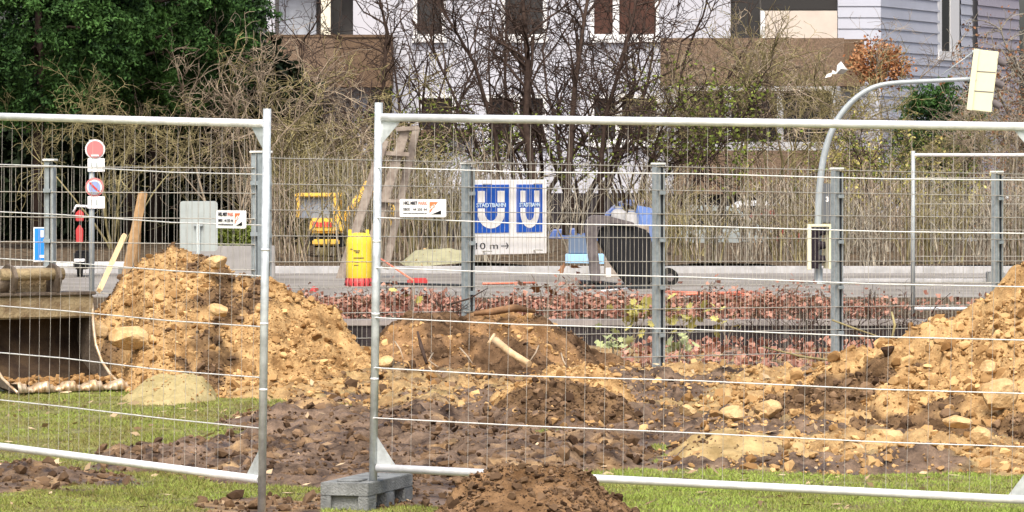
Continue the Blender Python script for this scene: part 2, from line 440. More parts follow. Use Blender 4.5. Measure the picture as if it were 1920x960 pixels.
# ------------------------------------------------------------------ clods
def ico(sub):
    bm = bmesh.new(); bmesh.ops.create_icosphere(bm, subdivisions=sub, radius=1)
    bm.verts.ensure_lookup_table()
    V = np.array([v.co[:] for v in bm.verts]); Fc = np.array([[v.index for v in f.verts] for f in bm.faces]); bm.free()
    return V, Fc
ICO1, ICO2 = ico(1), ico(2)
def rock_templates(base, n, seed, jit=.22):
    r = np.random.default_rng(seed); out = []
    for _ in range(n):
        V = base[0].copy()
        for _k in range(7):      # chop with planes -> angular faces
            nrm = r.normal(size=3); nrm /= np.linalg.norm(nrm); c = r.uniform(.34, .72)
            dd = V @ nrm; V = V - np.clip(dd - c, 0, None)[:, None]*nrm
        V *= 1 + r.normal(size=(len(V), 1))*jit*.25
        V *= r.uniform([.75, .75, .45], [1.15, 1.15, .85])
        out.append(V)
    return out
TR1 = rock_templates(ICO1, 10, 1); TR2 = rock_templates(ICO2, 10, 2)
def scatter_rocks(pos, size, rng, small=True, embed=.25):
    """pos (n,3), size (n,) radius; returns V,F,tint"""
    tmpl, Fb = (TR1, ICO1[1]) if small else (TR2, ICO2[1])
    n = len(pos); k = len(tmpl[0])
    ti = rng.integers(0, len(tmpl), n); B = np.stack(tmpl)[ti]
    a = rng.uniform(0, 2*np.pi, n); t = rng.normal(0, .5, n); u = rng.normal(0, .5, n)
    ca, sa = np.cos(a), np.sin(a); ct, st = np.cos(t), np.sin(t); cu, su = np.cos(u), np.sin(u)
    R = np.zeros((n, 3, 3))
    Rz = np.zeros((n,3,3)); Rz[:,0,0]=ca; Rz[:,0,1]=-sa; Rz[:,1,0]=sa; Rz[:,1,1]=ca; Rz[:,2,2]=1
    Rx = np.zeros((n,3,3)); Rx[:,0,0]=1; Rx[:,1,1]=ct; Rx[:,1,2]=-st; Rx[:,2,1]=st; Rx[:,2,2]=ct
    Ry = np.zeros((n,3,3)); Ry[:,1,1]=1; Ry[:,0,0]=cu; Ry[:,0,2]=su; Ry[:,2,0]=-su; Ry[:,2,2]=cu
    R = Rx @ Ry @ Rz
    V = np.einsum('nij,nkj->nki', R, B) * size[:, None, None]
    V = V + pos[:, None, :]; V[:, :, 2] += (size*(.5-embed))[:, None]
    Fc = Fb[None] + (np.arange(n)*k)[:, None, None]
    tint = np.repeat(np.clip(rng.normal(.42, .27, n), 0, 1), k)
    return V.reshape(-1, 3), Fc.reshape(-1, 3), tint

def interp_px(pts, xw, d):
    """ridge polyline in photo points at depth d -> z for world x"""
    xs = np.array([PX(p[0], d) for p in pts]); zs = np.array([PZ(p[1], d) for p in pts])
    return np.interp(xw, xs, zs)

def make_pile(name, label, ridge, dr, df, db, matr, clodmat, seed, nclod, gz=.06, res=.017, rough=1.0, dark_f=None,
              big=.07, power=1.15, csz=(.006, .038), cat='soil heap', group=None, bend=None):
    x0, x1 = PX(ridge[0][0], dr), PX(ridge[-1][0], dr)
    def shape(X, Y):
        wx = X + .10*fbm(X, Y, .5, 3, seed+1)
        R_ = interp_px(ridge, wx, dr) - gz
        yr = dr + .18*fbm(X, X*0+seed, .9, 3, seed)
        fr = dr - df*(.45 + .55*np.clip(R_/max(1e-3, (PZ(min(p[1] for p in ridge), dr)-gz)), 0, 1))
        t = np.where(Y < yr, (yr - Y)/np.maximum(yr - fr, .05), (Y - yr)/db)
        t = t*(1 + .12*fbm(X, Y, .45, 3, seed+3))
        s = np.clip(1 - t, 0, 1)
        prof = np.where(Y < yr, s**power, s)
        prof = prof * (1 - .25*np.exp(-(t/.12)**2)*0)
        if seed == 101: R_ = R_*(1 - sstep(PX(262, 30.9), PX(205, 30.9), X)*(1-sstep(31.35, 31.75, Y)))
        return R_ * prof
    def zf(X, Y):
        Z0 = shape(X, Y)
        m_ = sstep(.0, .06, Z0)
        Z = Z0 + rough*m_*(.05*fbm(X, Y, .38, 4, seed+9) + .08*lumps(X, Y, .24, seed+11)*(vnoise(X, Y, .5, seed+2) > .4) + .055*lumps(X, Y, .11, seed+12) + .03*lumps(X, Y, .05, seed+13) - .03)
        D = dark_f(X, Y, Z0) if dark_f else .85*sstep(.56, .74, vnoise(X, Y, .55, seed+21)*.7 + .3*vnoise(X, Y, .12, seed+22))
        return Z + gz - .03 - .05*(1-m_), {'dark': np.clip(D, 0, 1)}
    xs = np.arange(x0-.15, x1+.15, res); ys = np.arange(dr-df-.15, dr+db+.1, res)
    cx, cy = (x0+x1)/2, dr
    me = grid_mesh(name, xs, ys, zf)
    # drop faces that lie under the ground
    bm = bmesh.new(); bm.from_mesh(me)
    kill = [v for v in bm.verts if v.co.z < gz - .07]
    bmesh.ops.delete(bm, geom=kill, context='VERTS'); bm.to_mesh(me); bm.free()
    me.transform(Matrix.Translation((-cx, -cy, 0)))
    root = empty(name, (cx, cy, 0), label=label, cat=cat, group=group)
    link('soil', me, root, matr)
    r = np.random.default_rng(seed)
    # clods over the surface
    n = nclod*3
    px_ = r.uniform(x0, x1, n); py_ = r.uniform(dr-df, dr+db*.5, n)
    zz, A = zf(px_, py_); z0 = shape(px_, py_)
    ok = (z0 > .02) & (vnoise(px_, py_, .45, seed+40) + r.uniform(-.3, .3, n) > .30)
    px_, py_, zz, dk = px_[ok][:nclod], py_[ok][:nclod], zz[ok][:nclod], A['dark'][ok][:nclod]
    n = len(px_)
    size = csz[0]*(1-r.uniform(0, 1, n)*.985)**(-.52); size = np.minimum(size, csz[1]*1.4)
    pos = np.stack([px_-cx, py_-cy, zz], 1)
    for which, mm, sel in (('clods', clodmat, dk < .5), ('dark_clods', M['clod_dark'], dk >= .5)):
        if sel.sum() < 5: continue
        sm = sel & (size < .028); lg = sel & (size >= .028)
        V, Fc, tn = scatter_rocks(pos[sm], size[sm], r, True)
        if lg.sum():
            V2, F2, t2 = scatter_rocks(pos[lg], size[lg], r, False)
            Fc = np.concatenate([Fc, F2 + len(V)]); V = np.concatenate([V, V2]); tn = np.concatenate([tn, t2])
        o = link(which, np_mesh(which, V, Fc, False, {'tint': tn}), root, mm); o['kind'] = 'stuff'
    return zf

zA = make_pile('soil_heap', 'tall sandy soil heap beside the excavator bucket, piled against the mesh fence',
    [(120,640),(160,585),(190,540),(235,492),(285,468),(325,458),(372,478),(410,484),(440,512),(500,522),(545,548),(590,568),(615,580),(640,618),(675,652),(730,690),(800,720)],
    32.2, 1.95, 1.25, M['soil'], M['clod'], 101, 12000, gz=.08)
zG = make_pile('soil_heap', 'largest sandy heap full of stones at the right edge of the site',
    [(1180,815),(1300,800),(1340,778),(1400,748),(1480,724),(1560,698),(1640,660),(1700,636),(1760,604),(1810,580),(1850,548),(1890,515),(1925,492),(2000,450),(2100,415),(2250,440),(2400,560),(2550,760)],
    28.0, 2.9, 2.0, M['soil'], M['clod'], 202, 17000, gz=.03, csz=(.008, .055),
    dark_f=lambda X, Y, Z: .9*sstep(.5, .66, vnoise(X, Y, .6, 331)*.6 + .4*vnoise(X, Y, .14, 334) - .16*sstep(.25, .6, Z) + .12*(1-sstep(.1, .3, Z)) + .2*sstep(PX(1560,26),PX(1640,26),X)*(1-sstep(.14,.34,Z))))  # heap foot darkened: shade under the overhang put into the soil colour
zB = make_pile('soil_heap', 'dark root filled earth heap behind the gap between the two site fence panels',
    [(660,700),(690,650),(712,610),(745,586),(800,574),(850,577),(905,580),(960,583),(1010,592),(1050,618),(1085,645),(1120,668),(1190,690),(1280,700)],
    33.5, 1.5, .75, M['soil_brown'], M['clod'], 303, 2600, gz=.08, power=.8,
    dark_f=lambda X, Y, Z: .95*sstep(.36, .56, vnoise(X, Y, .5, 61)*.6 + .4*vnoise(X, Y, .15, 64) + .1*sstep(-.2, .5, X)))
zC = make_pile('soil_heap', 'dark clod heap with a sandy top in the middle of the site',
    [(880,830),(915,780),(950,728),(1000,704),(1045,694),(1090,690),(1140,700),(1180,725),(1205,760),(1240,790),(1330,822)],
    28.4, 1.35, .9, M['soil'], M['clod'], 404, 3600, gz=.05, power=.5,
    dark_f=lambda X, Y, Z: sstep(.02, .10, (28.14-Y) + .16*fbm(X, Y, .2, 3, 5))*(1-sstep(.86, .95, X))*(.8+.2*vnoise(X, Y, .1, 9)))
zD = make_pile('soil_heap', 'crumbly brown heap in front of the right site fence panel',
    [(770,985),(800,950),(840,905),(885,876),(925,866),(1000,860),(1060,862),(1110,872),(1140,900),(1175,932),(1215,975)],
    20.2, .85, .8, M['soil_brown'], M['clod_dark'], 505, 5200, gz=.0, res=.011, csz=(.005, .022), rough=.42,
    dark_f=lambda X, Y, Z: .25+.3*vnoise(X, Y, .2, 9))
zE = make_pile('sand_heap', 'small smooth pale sand heap beside the excavator bucket',
    [(218,752),(238,728),(266,703),(300,692),(345,692),(374,706),(394,734),(404,752)],
    29.7, .8, .8, M['sand'], M['clod'], 606, 160, gz=.09, rough=.42, csz=(.005, .014), dark_f=lambda X, Y, Z: 0*X, cat='sand heap')
zF = make_pile('sand_heap', 'low spread of smooth sand at the lawn edge below the largest heap',
    [(1210,872),(1255,842),(1300,812),(1350,797),(1400,801),(1450,814),(1500,834),(1555,872)],
    25.3, .9, .6, M['sand'], M['clod'], 707, 260, gz=.01, rough=.5, csz=(.005, .02), dark_f=lambda X, Y, Z: .5+0*X, cat='sand heap')

# loose clods on the churned ground
r = np.random.default_rng(5)
n = 52000
x_ = r.uniform(-5, 5, n); y_ = r.uniform(21.5, 34, n)
md, sd = masks(x_, y_)
ok = ((md > .5) | (sd > .5)) & (r.uniform(0, 1, n) < .75)
x_, y_, md, sd = x_[ok], y_[ok], md[ok], sd[ok]
size = .009*(1-r.uniform(0, 1, len(x_))*.985)**(-.5)
zz = ground_z(x_, y_)
pos = np.stack([x_, y_, zz], 1)
for nm, lab, mm, sel in (('loose_clods', 'loose dark clods on the churned mud', M['clod_dark'], ((md > .5) & (r.uniform(0, 1, len(md)) < .8)) | ((md <= .5) & (x_ < 1.2) & (x_ > -1.2) & (r.uniform(0, 1, len(md)) < .5))),
                         ('loose_stones', 'loose sandy stones on the site ground', M['clod'], (md <= .5) & ((np.abs(x_) > 1.2) | (r.uniform(0, 1, len(md)) < .6)))):
    V, Fc, tn = scatter_rocks(pos[sel], size[sel], r, True)
    tag(link(nm, np_mesh(nm, V, Fc, False, {'tint': tn}), None, mm), lab, 'rubble', kind='stuff')

ch = 900; cx_ = r.uniform(-4, 4.5, ch); cy_ = r.uniform(21.6, 33, ch); cz_ = ground_z(cx_, cy_)
Vc, Fcc = quads(np.stack([cx_, cy_, cz_+.012], 1), r.uniform(.012, .04, ch), r, flat=.7, elong=2.6) if 'quads' in globals() else (None, None)
tag(link('wood_chips', np_mesh('wood_chips', Vc, Fcc, False, {'tint': np.repeat(r.uniform(0, 1, ch), 4)}), None, leaf_mat('pale_chips', (.22,.14,.08), (.62,.48,.30))), 'pale wood chips and dead leaves strewn over the mud and lawn', 'wood chips', kind='stuff')
# grass blades
n = 520000
x_ = r.uniform(-3.7, 4.2, n); y_ = 20.3 + 11.5*r.uniform(0, 1, n)**1.3
ok = np.abs(x_) < y_*.128
x_, y_ = x_[ok], y_[ok]
md, sd = masks(x_, y_)
ok = (np.maximum(md, sd) < .22) & (vnoise(x_, y_, .25, 55) + r.uniform(-.4, .4, len(x_)) > .22)
x_, y_ = x_[ok], y_[ok]; n = len(x_)
z_ = ground_z(x_, y_)
hgt = r.uniform(.005, .022, n)*(.5+1.0*vnoise(x_, y_, .22, 3)); a = r.uniform(0, 2*np.pi, n)
wv = .0035; dx, dy = np.cos(a)*wv, np.sin(a)*wv
lx, ly = r.normal(0, .013, n), r.normal(0, .013, n)
V = np.zeros((n, 3, 3)); V[:, 0] = np.stack([x_-dx, y_-dy, z_-.004], 1); V[:, 1] = np.stack([x_+dx, y_+dy, z_-.004], 1); V[:, 2] = np.stack([x_+lx, y_+ly, z_+hgt], 1)
tn = np.clip(-.02 + .55*vnoise(x_, y_, .5, 99)+.3*vnoise(x_, y_, .12, 98) + .28*sstep(0, 1, x_) + r.normal(0, .2, n), 0, 1)
tag(link('grass', np_mesh('grass', V.reshape(-1, 3), np.arange(n*3).reshape(n, 3), False, {'tint': np.repeat(tn, 3)}), None, M['grass']),
    'short trampled grass on the lawn', 'grass', kind='stuff')

# ------------------------------------------------------------------ leaves / twigs generators
def leaf_obj(name, pos, size, rng, mt, parent, tint=None, **k):
    V, Fc = quads(np.asarray(pos), np.asarray(size), rng, **k)
    if tint is None: tint = np.clip(rng.normal(.5, .3, len(pos)), 0, 1)
    return link(name, np_mesh(name, V, Fc, False, {'tint': np.repeat(tint, 4)}), parent, mt)

def walk(start, d, length, Pn, curl, rng, grav=0.0):
    n = len(start); pts = np.zeros((n, Pn, 3)); pts[:, 0] = start
    d = d / np.linalg.norm(d, axis=1)[:, None]; st = (length/(Pn-1))[:, None]
    bend = rng.normal(size=(n, 3))*curl*.6
    for i in range(1, Pn):
        d = d + bend + rng.normal(size=(n, 3))*curl; d[:, 2] -= grav
        d /= np.linalg.norm(d, axis=1)[:, None]
        pts[:, i] = pts[:, i-1] + d*st
    return pts
def sub(pts, m, rng, t0=.25, t1=1.0, spread=.8, up=.2):
    n, Pn, _ = pts.shape
    pi = np.repeat(np.arange(n), m); t = rng.uniform(t0, t1, n*m)*(Pn-1); i = np.minimum(t.astype(int), Pn-2); f = (t-i)[:, None]
    s = pts[pi, i]*(1-f) + pts[pi, i+1]*f
    tg = pts[pi, i+1] - pts[pi, i]; tg /= np.linalg.norm(tg, axis=1)[:, None]
    d = tg + rng.normal(size=s.shape)*spread; d[:, 2] += up
    return s, d
def tube_arr(pts, r0, r1, sides=3):
    n, Pn, _ = pts.shape
    tg = np.zeros_like(pts); tg[:, 1:-1] = pts[:, 2:] - pts[:, :-2]; tg[:, 0] = pts[:, 1]-pts[:, 0]; tg[:, -1] = pts[:, -1]-pts[:, -2]
    tg /= np.linalg.norm(tg, axis=2)[:, :, None] + 1e-9
    ref = np.zeros_like(tg); ref[:] = (.31, .77, .17)
    a = np.cross(tg, ref); a /= np.linalg.norm(a, axis=2)[:, :, None] + 1e-9; b = np.cross(tg, a)
    tt = np.linspace(0, 1, Pn)[None, :]
    rr = (np.asarray(r0).reshape(-1, 1)*(1-tt) + np.asarray(r1).reshape(-1, 1)*tt)
    q = np.arange(sides)*2*np.pi/sides
    V = pts[:, :, None, :] + rr[:, :, None, None]*(a[:, :, None, :]*np.cos(q)[None, None, :, None] + b[:, :, None, :]*np.sin(q)[None, None, :, None])
    idx = np.arange(n*Pn*sides).reshape(n, Pn, sides); nx = np.roll(idx, -1, axis=2)
    Fc = np.stack([idx[:, :-1], nx[:, :-1], nx[:, 1:], idx[:, 1:]], -1).reshape(-1, 4)
    return V.reshape(-1, 3), Fc
def merge(parts):
    Vs, Fs, o = [], [], 0
    for V, Fc in parts: Vs.append(V); Fs.append(Fc+o); o += len(V)
    return np.concatenate(Vs), np.concatenate(Fs)

def bush(name, seed, mt, n0=12, h=2.4, spread=.5, lean=.25, levels=((5,.8,.7),(5,.4,.8),(3,.22,.9)), r0=.02, curl=.16, grav=.03, bark_sides=4,
         leaves=None, trunk_name='branches', rtip=.0035, base_r=.15, t0=.18):
    """root empty at origin with branches (and foliage)"""
    rng = np.random.default_rng(seed)
    root = empty(name, (0, 0, 0))
    st = np.zeros((n0, 3)); a = rng.uniform(0, 2*np.pi, n0); rr = base_r*np.sqrt(rng.uniform(0, 1, n0)); st[:, 0] = rr*np.cos(a); st[:, 1] = rr*np.sin(a)
    d = np.stack([np.cos(a)*lean*rng.uniform(.3, 1.4, n0) + rng.normal(0, lean*.4, n0), np.sin(a)*lean*rng.uniform(.3, 1.4, n0) + rng.normal(0, lean*.4, n0), np.ones(n0)], 1)
    ln = h*rng.uniform(.65, 1.1, n0)
    pts = walk(st, d, ln, 11, curl*.45, rng, grav*.4)
    rad = r0*rng.uniform(.6, 1.2, n0)
    parts = [tube_arr(pts, rad, rad*.3, bark_sides)]
    tips = []
    for li, (m, l, sp) in enumerate(levels):
        s, dd = sub(pts, m, rng, t0 if li == 0 else .18, 1, sp, .15)
        rad = np.maximum(np.repeat(rad, m)*rng.uniform(.35, .6, len(s)), rtip)
        pts = walk(s, dd, l*h/2.4*rng.uniform(.5, 1.3, len(s)), 7, curl, rng, grav)
        parts.append(tube_arr(pts, rad, np.maximum(rad*.4, rtip*.7), 3))
        tips.append(pts[:, 2:].reshape(-1, 3))
    V, Fc = merge(parts)
    link(trunk_name, np_mesh(trunk_name, V, Fc, True), root, mt)
    if leaves:
        cnt, sz, lm = leaves[:3]
        tp = np.concatenate(tips[-2:]); c = tp[rng.integers(0, len(tp), cnt)]
        if len(leaves) > 3:
            c = c[leaves[3](c)]
        c = c + rng.normal(0, .04, c.shape)
        leaf_obj('foliage', c, sz*rng.uniform(.5, 1.3, len(c)), rng, lm, root, up=.3)
    return root

PROTO = {}
def place(root, loc, s=1.0, rz=0, label=None, cat='shrub', group=None, used=set(), sz=None):
    o = root if root.name not in used else copy_tree(root)
    used.add(root.name)
    o.location = loc; o.rotation_euler = (0, 0, rz); o.scale = (s, s, sz or s)
    tag(o, label, cat, group)
    return o
def groundd(py, z=ZP+.05): return (H-z)*F/(py-HY)

# ------------------------------------------------------------------ building
def P0(px, py, d=110.0): return PX(px, d), PZ(py, d)
D = 110.0
hb = empty('apartment_building', (PX(1100, D), D, ZF), label='pale lavender apartment building with brown balcony parapets behind the shrubs', cat='building')
ML = Matrix.Translation((-PX(1100, D), -D, -ZF))
def bx(mb, px0, px1, py0, py1, d0, d1, dd=D):
    mb.box(PX(px0, dd), PX(px1, dd), d0, d1, PZ(py1, dd), PZ(py0, dd)); return mb
def wall_with(openings, px0, px1, py0, py1, d0, thick, mt, name='wall'):
    """wall panel minus rectangular openings (photo px at depth D)"""
    xs = sorted(set([px0, px1] + [v for o in openings for v in o[:2] if px0 < v < px1]))
    ys = sorted(set([py0, py1] + [v for o in openings for v in o[2:4] if py0 < v < py1]))
    mb = MB()
    for i in range(len(xs)-1):
        j = 0
        while j < len(ys)-1:
            def solid(j):
                cx, cy = (xs[i]+xs[i+1])/2, (ys[j]+ys[j+1])/2
                return not any(o[0] < cx < o[1] and o[2] < cy < o[3] for o in openings)
            if not solid(j): j += 1; continue
            k = j
            while k+1 < len(ys)-1 and solid(k+1): k += 1
            bx(mb, xs[i], xs[i+1], ys[j], ys[k+1], d0, d0+thick); j = k+1
    return mb.obj(name, mt, hb, M=ML)
GB = 475   # ground line of the house in photo px
wins = [  # x0,x1,y0,y1, splits, pane material, sill
    (945,1020,-60,66,[],'pane',1), (1112,1230,-60,66,[1155],'pane_red',1), (780,830,-60,66,[],'pane',1),
    (915,1020,182,262,[968],'pane',1), (1112,1232,182,262,[1160],'pane',1), (1268,1560,168,268,[1365,1463],'pane',1), (790,850,182,262,[],'pane',1)]
ops = [w_[:4] for w_ in wins]
wall_with(ops + [(515,735,-60,300), (1370,1571,-60,74)], 500, 1650, -260, GB, D, .35, M['wall'])
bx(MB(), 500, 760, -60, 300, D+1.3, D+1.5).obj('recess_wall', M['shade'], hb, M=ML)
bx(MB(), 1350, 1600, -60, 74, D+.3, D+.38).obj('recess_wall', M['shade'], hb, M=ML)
for (x0, x1, y0, y1, sp, pm, sill) in wins:
    wo = MB(); t = 5
    bx(wo, x0-t, x1+t, y0-t, y0+2, D-.03, D+.12); bx(wo, x0-t, x0+2, y0+2, y1-2, D-.03, D+.12); bx(wo, x1-2, x1+t, y0+2, y1-2, D-.03, D+.12); bx(wo, x0-t, x1+t, y1-2, y1+4, D-.03, D+.12)
    for s_ in sp: bx(wo, s_-6, s_+6, y0+2, y1-2, D-.01, D+.1)
    fo = wo.obj('window', M['frame'], hb, M=ML)
    bx(MB(), x0+1, x1-1, y0+1, y1-1, D+.12, D+.14).obj('pane', M[pm], fo, M=ML)
    if sill: bx(MB(), x0-8, x1+8, y1+4, y1+14, D-.12, D+.02).obj('sill', M['frame'], fo, M=ML)
# loggia upper left: curtain, post, glass
bx(MB(), 520, 590, -60, 68, D+.9, D+.93).obj('curtain', M['curtain'], hb, M=ML)
bx(MB(), 622, 640, -60, 73, D+.5, D+.6).obj('loggia_glass', M['pane'], hb, M=ML)
bx(MB(), 602, 620, -260, 73, D-.1, D+.08).obj('loggia_post', M['cream'], hb, M=ML)
bx(MB(), 662, 735, -60, 75, D+.05, D+.3).obj('wall_panel', M['wall'], hb, M=ML)
# loggia ground level darkness & columns
bx(MB(), 660, 690, 165, GB, D-.4, D-.1).obj('column', M['wall'], hb, M=ML)
# parapets
bx(MB(), 505, 632, 73, 165, D-1.5, D-1.3).obj('balcony_parapet', M['parapet'], hb, M=ML)
bx(MB(), 632, 738, 73, 165, D-1.48, D-.0).obj('balcony_parapet', M['parapet_shade'], hb, M=ML)
bx(MB(), 505, 738, 68, 73, D-1.52, D-.0).obj('parapet_rail', M['parapet_shade'], hb, M=ML)
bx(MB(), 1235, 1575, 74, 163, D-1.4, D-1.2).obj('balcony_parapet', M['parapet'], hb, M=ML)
bx(MB(), 1575, 1612, 76, 163, D-1.38, D).obj('balcony_parapet', M['parapet_shade'], hb, M=ML)
bx(MB(), 1262, 1642, 282, 364, D-.5, D-.3).obj('balcony_parapet', M['parapet'], hb, M=ML)
bx(MB(), 490, 760, 300, GB, D-.5, D-.3).obj('balcony_parapet', M['parapet'], hb, M=ML)
bx(MB(), 750, 890, 243, 258, D-.4, D).obj('canopy', M['parapet'], hb, M=ML)
bx(MB(), 740, 1262, 362, GB, D-.06, D-.002).obj('plinth', M['darkwall'], hb, M=ML)
bx(MB(), 1262, 1642, 364, GB, D-.3, D-.01).obj('plinth', M['darkwall'], hb, M=ML)
# upper right window with roller shutter
bx(MB(), 1435, 1570, 20, 73, D+.02, D+.08).obj('roller_shutter', M['shutter'], hb, M=ML)
bx(MB(), 1426, 1434, 20, 73, D-.02, D+.10).obj('shutter_guide', M['frame'], hb, M=ML)
bx(MB(), 1372, 1425, -60, 73, D+.2, D+.22).obj('pane', M['pane'], hb, M=ML)
bx(MB(), 1428, 1570, -60, 18, D+.2, D+.22).obj('pane', M['pane'], hb, M=ML)
# clad section and receding side wall (lap boards)
def boards(mb, p0, p1, z0, z1, step, nrm):
    z = z0
    while z < z1:
        zt = min(z+step, z1); o = nrm*.035; i = nrm*.008
        a0, a1 = p0+o, p1+o; b0, b1 = p0+i, p1+i
        mb.add([(a0.x,a0.y,z),(a1.x,a1.y,z),(b1.x,b1.y,zt),(b0.x,b0.y,zt),(p0.x,p0.y,z),(p1.x,p1.y,z)], [(0,1,2,3),(4,5,1,0)])
        z += step
s0 = Vector((PX(1650, D), D, 0)); sdv = Vector((.39, .92, 0)).normalized(); sn = Vector((sdv.y, -sdv.x, 0))
zt = PZ(-260, D)
mb = MB(); boards(mb, Vector((PX(1571, D), D, 0)), Vector((PX(1650, D)+.02, D, 0)), ZF, zt, .29, Vector((0, -1, 0)))
# leave the big window out of the boards: boards in three runs
def S(px):  # distance along side wall for a photo column
    k = (px-960)/F; return (k*D - s0.x)/(sdv.x - k*sdv.y)
def side_run(pxa, pxb, z0, z1):
    boards(mb, s0+sdv*S(pxa), s0+sdv*S(pxb), z0, z1, .29, sn)
wz0 = .05+PZ(97, D+6.2); 
nb = int((wz0-ZF)/.29); wz0 = ZF + nb*.29
side_run(1650, 1760, ZF, zt); side_run(1760, 1800, ZF, wz0); side_run(1800, 1822, ZF, zt)
mb.obj('cladding', M['siding'], hb, M=ML)
mb = MB(); boards(mb, s0+sdv*S(1822)+sn*.15, s0+sdv*S(1900)+sn*.15, ZF, zt, .29, sn)
mb.obj('side_wing', mat('mauve_cladding', (.36,.34,.39), .8, var=.05), hb, M=ML)
def sbox(mb, pxa, pxb, z0, z1, o0, o1):
    a, b_ = s0+sdv*S(pxa), s0+sdv*S(pxb)
    q = [a+sn*o0, b_+sn*o0, b_+sn*o1, a+sn*o1]
    mb.add([(p.x,p.y,z0) for p in q]+[(p.x,p.y,z1) for p in q], [(0,3,2,1),(4,5,6,7),(0,1,5,4),(1,2,6,5),(2,3,7,6),(3,0,4,7)])
    return mb
fr = sbox(MB(), 1757, 1764, wz0, zt, -.1, .03); sbox(fr, 1780, 1797, wz0+.13, zt, -.1, .03); sbox(fr, 1757, 1799, wz0-.12, wz0+.12, -.1, .06)
fo = fr.obj('window', M['frame'], hb, M=ML)
sbox(MB(), 1763, 1781, wz0+.12, zt, -.1, .012).obj('pane', M['pane'], fo, M=ML)
sbox(MB(), 1650, 1900, ZF, zt, -.4, -.12).obj('side_wall_core', M['wall'], hb, M=ML)
# roof above the picture
MB().box(PX(470, D), PX(1680, D), D-1.5, D+11, zt, zt+.35).obj('roof', M['darkwall'], hb, M=ML)
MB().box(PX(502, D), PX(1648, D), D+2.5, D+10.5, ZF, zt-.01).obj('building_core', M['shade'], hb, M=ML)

# ------------------------------------------------------------------ trees and shrubs
# evergreens upper left
def evergreen(seed, rx, z0, z1, nclump, mt, name='evergreen_tree', leafn=40, lsz=.036, trunk=.13):
    rng = np.random.default_rng(seed); root = empty(name, (0, 0, 0))
    zc, rz = (z0+z1)/2, (z1-z0)/2
    u = rng.normal(size=(nclump, 3)); u /= np.linalg.norm(u, axis=1)[:, None]
    rad = rng.uniform(.72, 1.04, nclump)[:, None]
    c = u*rad*np.array([rx, rx, rz]); c[:, 2] += zc
    out = u*np.array([1, 1, .5]); 
    # each clump: drooping fan sprays
    k = 9
    cc = np.repeat(c, k, 0) + rng.normal(0, .13, (nclump*k, 3)); od = np.repeat(out, k, 0) + rng.normal(0, .45, (nclump*k, 3)); od[:, 2] += .05
    od /= np.linalg.norm(od, axis=1)[:, None]
    n = len(cc); t = rng.uniform(0, .24, (n, leafn)); 
    p = cc[:, None, :] + od[:, None, :]*t[:, :, None] + rng.normal(0, 1, (n, leafn, 3))*(.02+.16*t)[:, :, None]*np.array([1, 1, .45])
    p[:, :, 2] -= t**2*2.4
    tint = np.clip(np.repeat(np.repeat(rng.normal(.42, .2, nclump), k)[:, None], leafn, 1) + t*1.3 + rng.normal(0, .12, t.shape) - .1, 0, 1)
    leaf_obj('foliage', p.reshape(-1, 3), lsz*rng.uniform(.6, 1.2, n*leafn), rng, mt, root, tint=tint.ravel(), up=.2, elong=2.6)
    b = MB(); b.tube([(0, 0, 0), (.03, 0, z1*.4), (0, .05, z1*.85)], [trunk, trunk*.7, trunk*.2], 8)
    for i in range(14):
        a = rng.uniform(0, 6.28); z = rng.uniform(z0*.7, z1*.8); l = rx*rng.uniform(.5, .85)
        b.tube([(0, 0, z), (math.cos(a)*l*.5, math.sin(a)*l*.5, z+.15), (math.cos(a)*l, math.sin(a)*l, z+.1)], [trunk*.35, trunk*.2, .01], 5)
    b.obj('trunk', M['bark_dark'], root)
    return root
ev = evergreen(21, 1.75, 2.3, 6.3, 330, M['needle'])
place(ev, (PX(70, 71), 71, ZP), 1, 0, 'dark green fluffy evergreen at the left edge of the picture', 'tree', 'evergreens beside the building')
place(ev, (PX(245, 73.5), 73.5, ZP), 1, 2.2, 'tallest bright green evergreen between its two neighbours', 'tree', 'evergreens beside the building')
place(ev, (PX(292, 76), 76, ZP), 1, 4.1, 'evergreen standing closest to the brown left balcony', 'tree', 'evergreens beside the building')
ev2 = evergreen(31, 1.15, .0, 3.3, 170, M['needle_shade'], 'dark_backing_shrub', 22, .10, .08)  # shrubs added as dark backing for the black gap below the crowns
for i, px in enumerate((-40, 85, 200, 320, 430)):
    place(ev2, (PX(px, 77.5), 79.5 + .5*(i % 2), ZP), 1.12, i*1.3, ['very dark dense backing shrub added at the left picture edge', 'very dark backing shrub added behind the grey sign pole', 'black green backing shrub added behind the leaning timber stakes', 'black green backing shrub added behind the grey sign back', 'dark backing shrub added nearest the grey low wall'][i], 'shrub', 'dark backing shrubs added under the tall trees')
# small dark conifer right
ev3 = evergreen(41, .75, 1.9, 3.9, 110, M['needle'], 'conifer', 36, .034, .07)
place(ev3, (PX(1765, 95), 95, ZF+.2), 1.0, 0, 'small dark green conifer behind the traffic light arm', 'tree', sz=1.0)

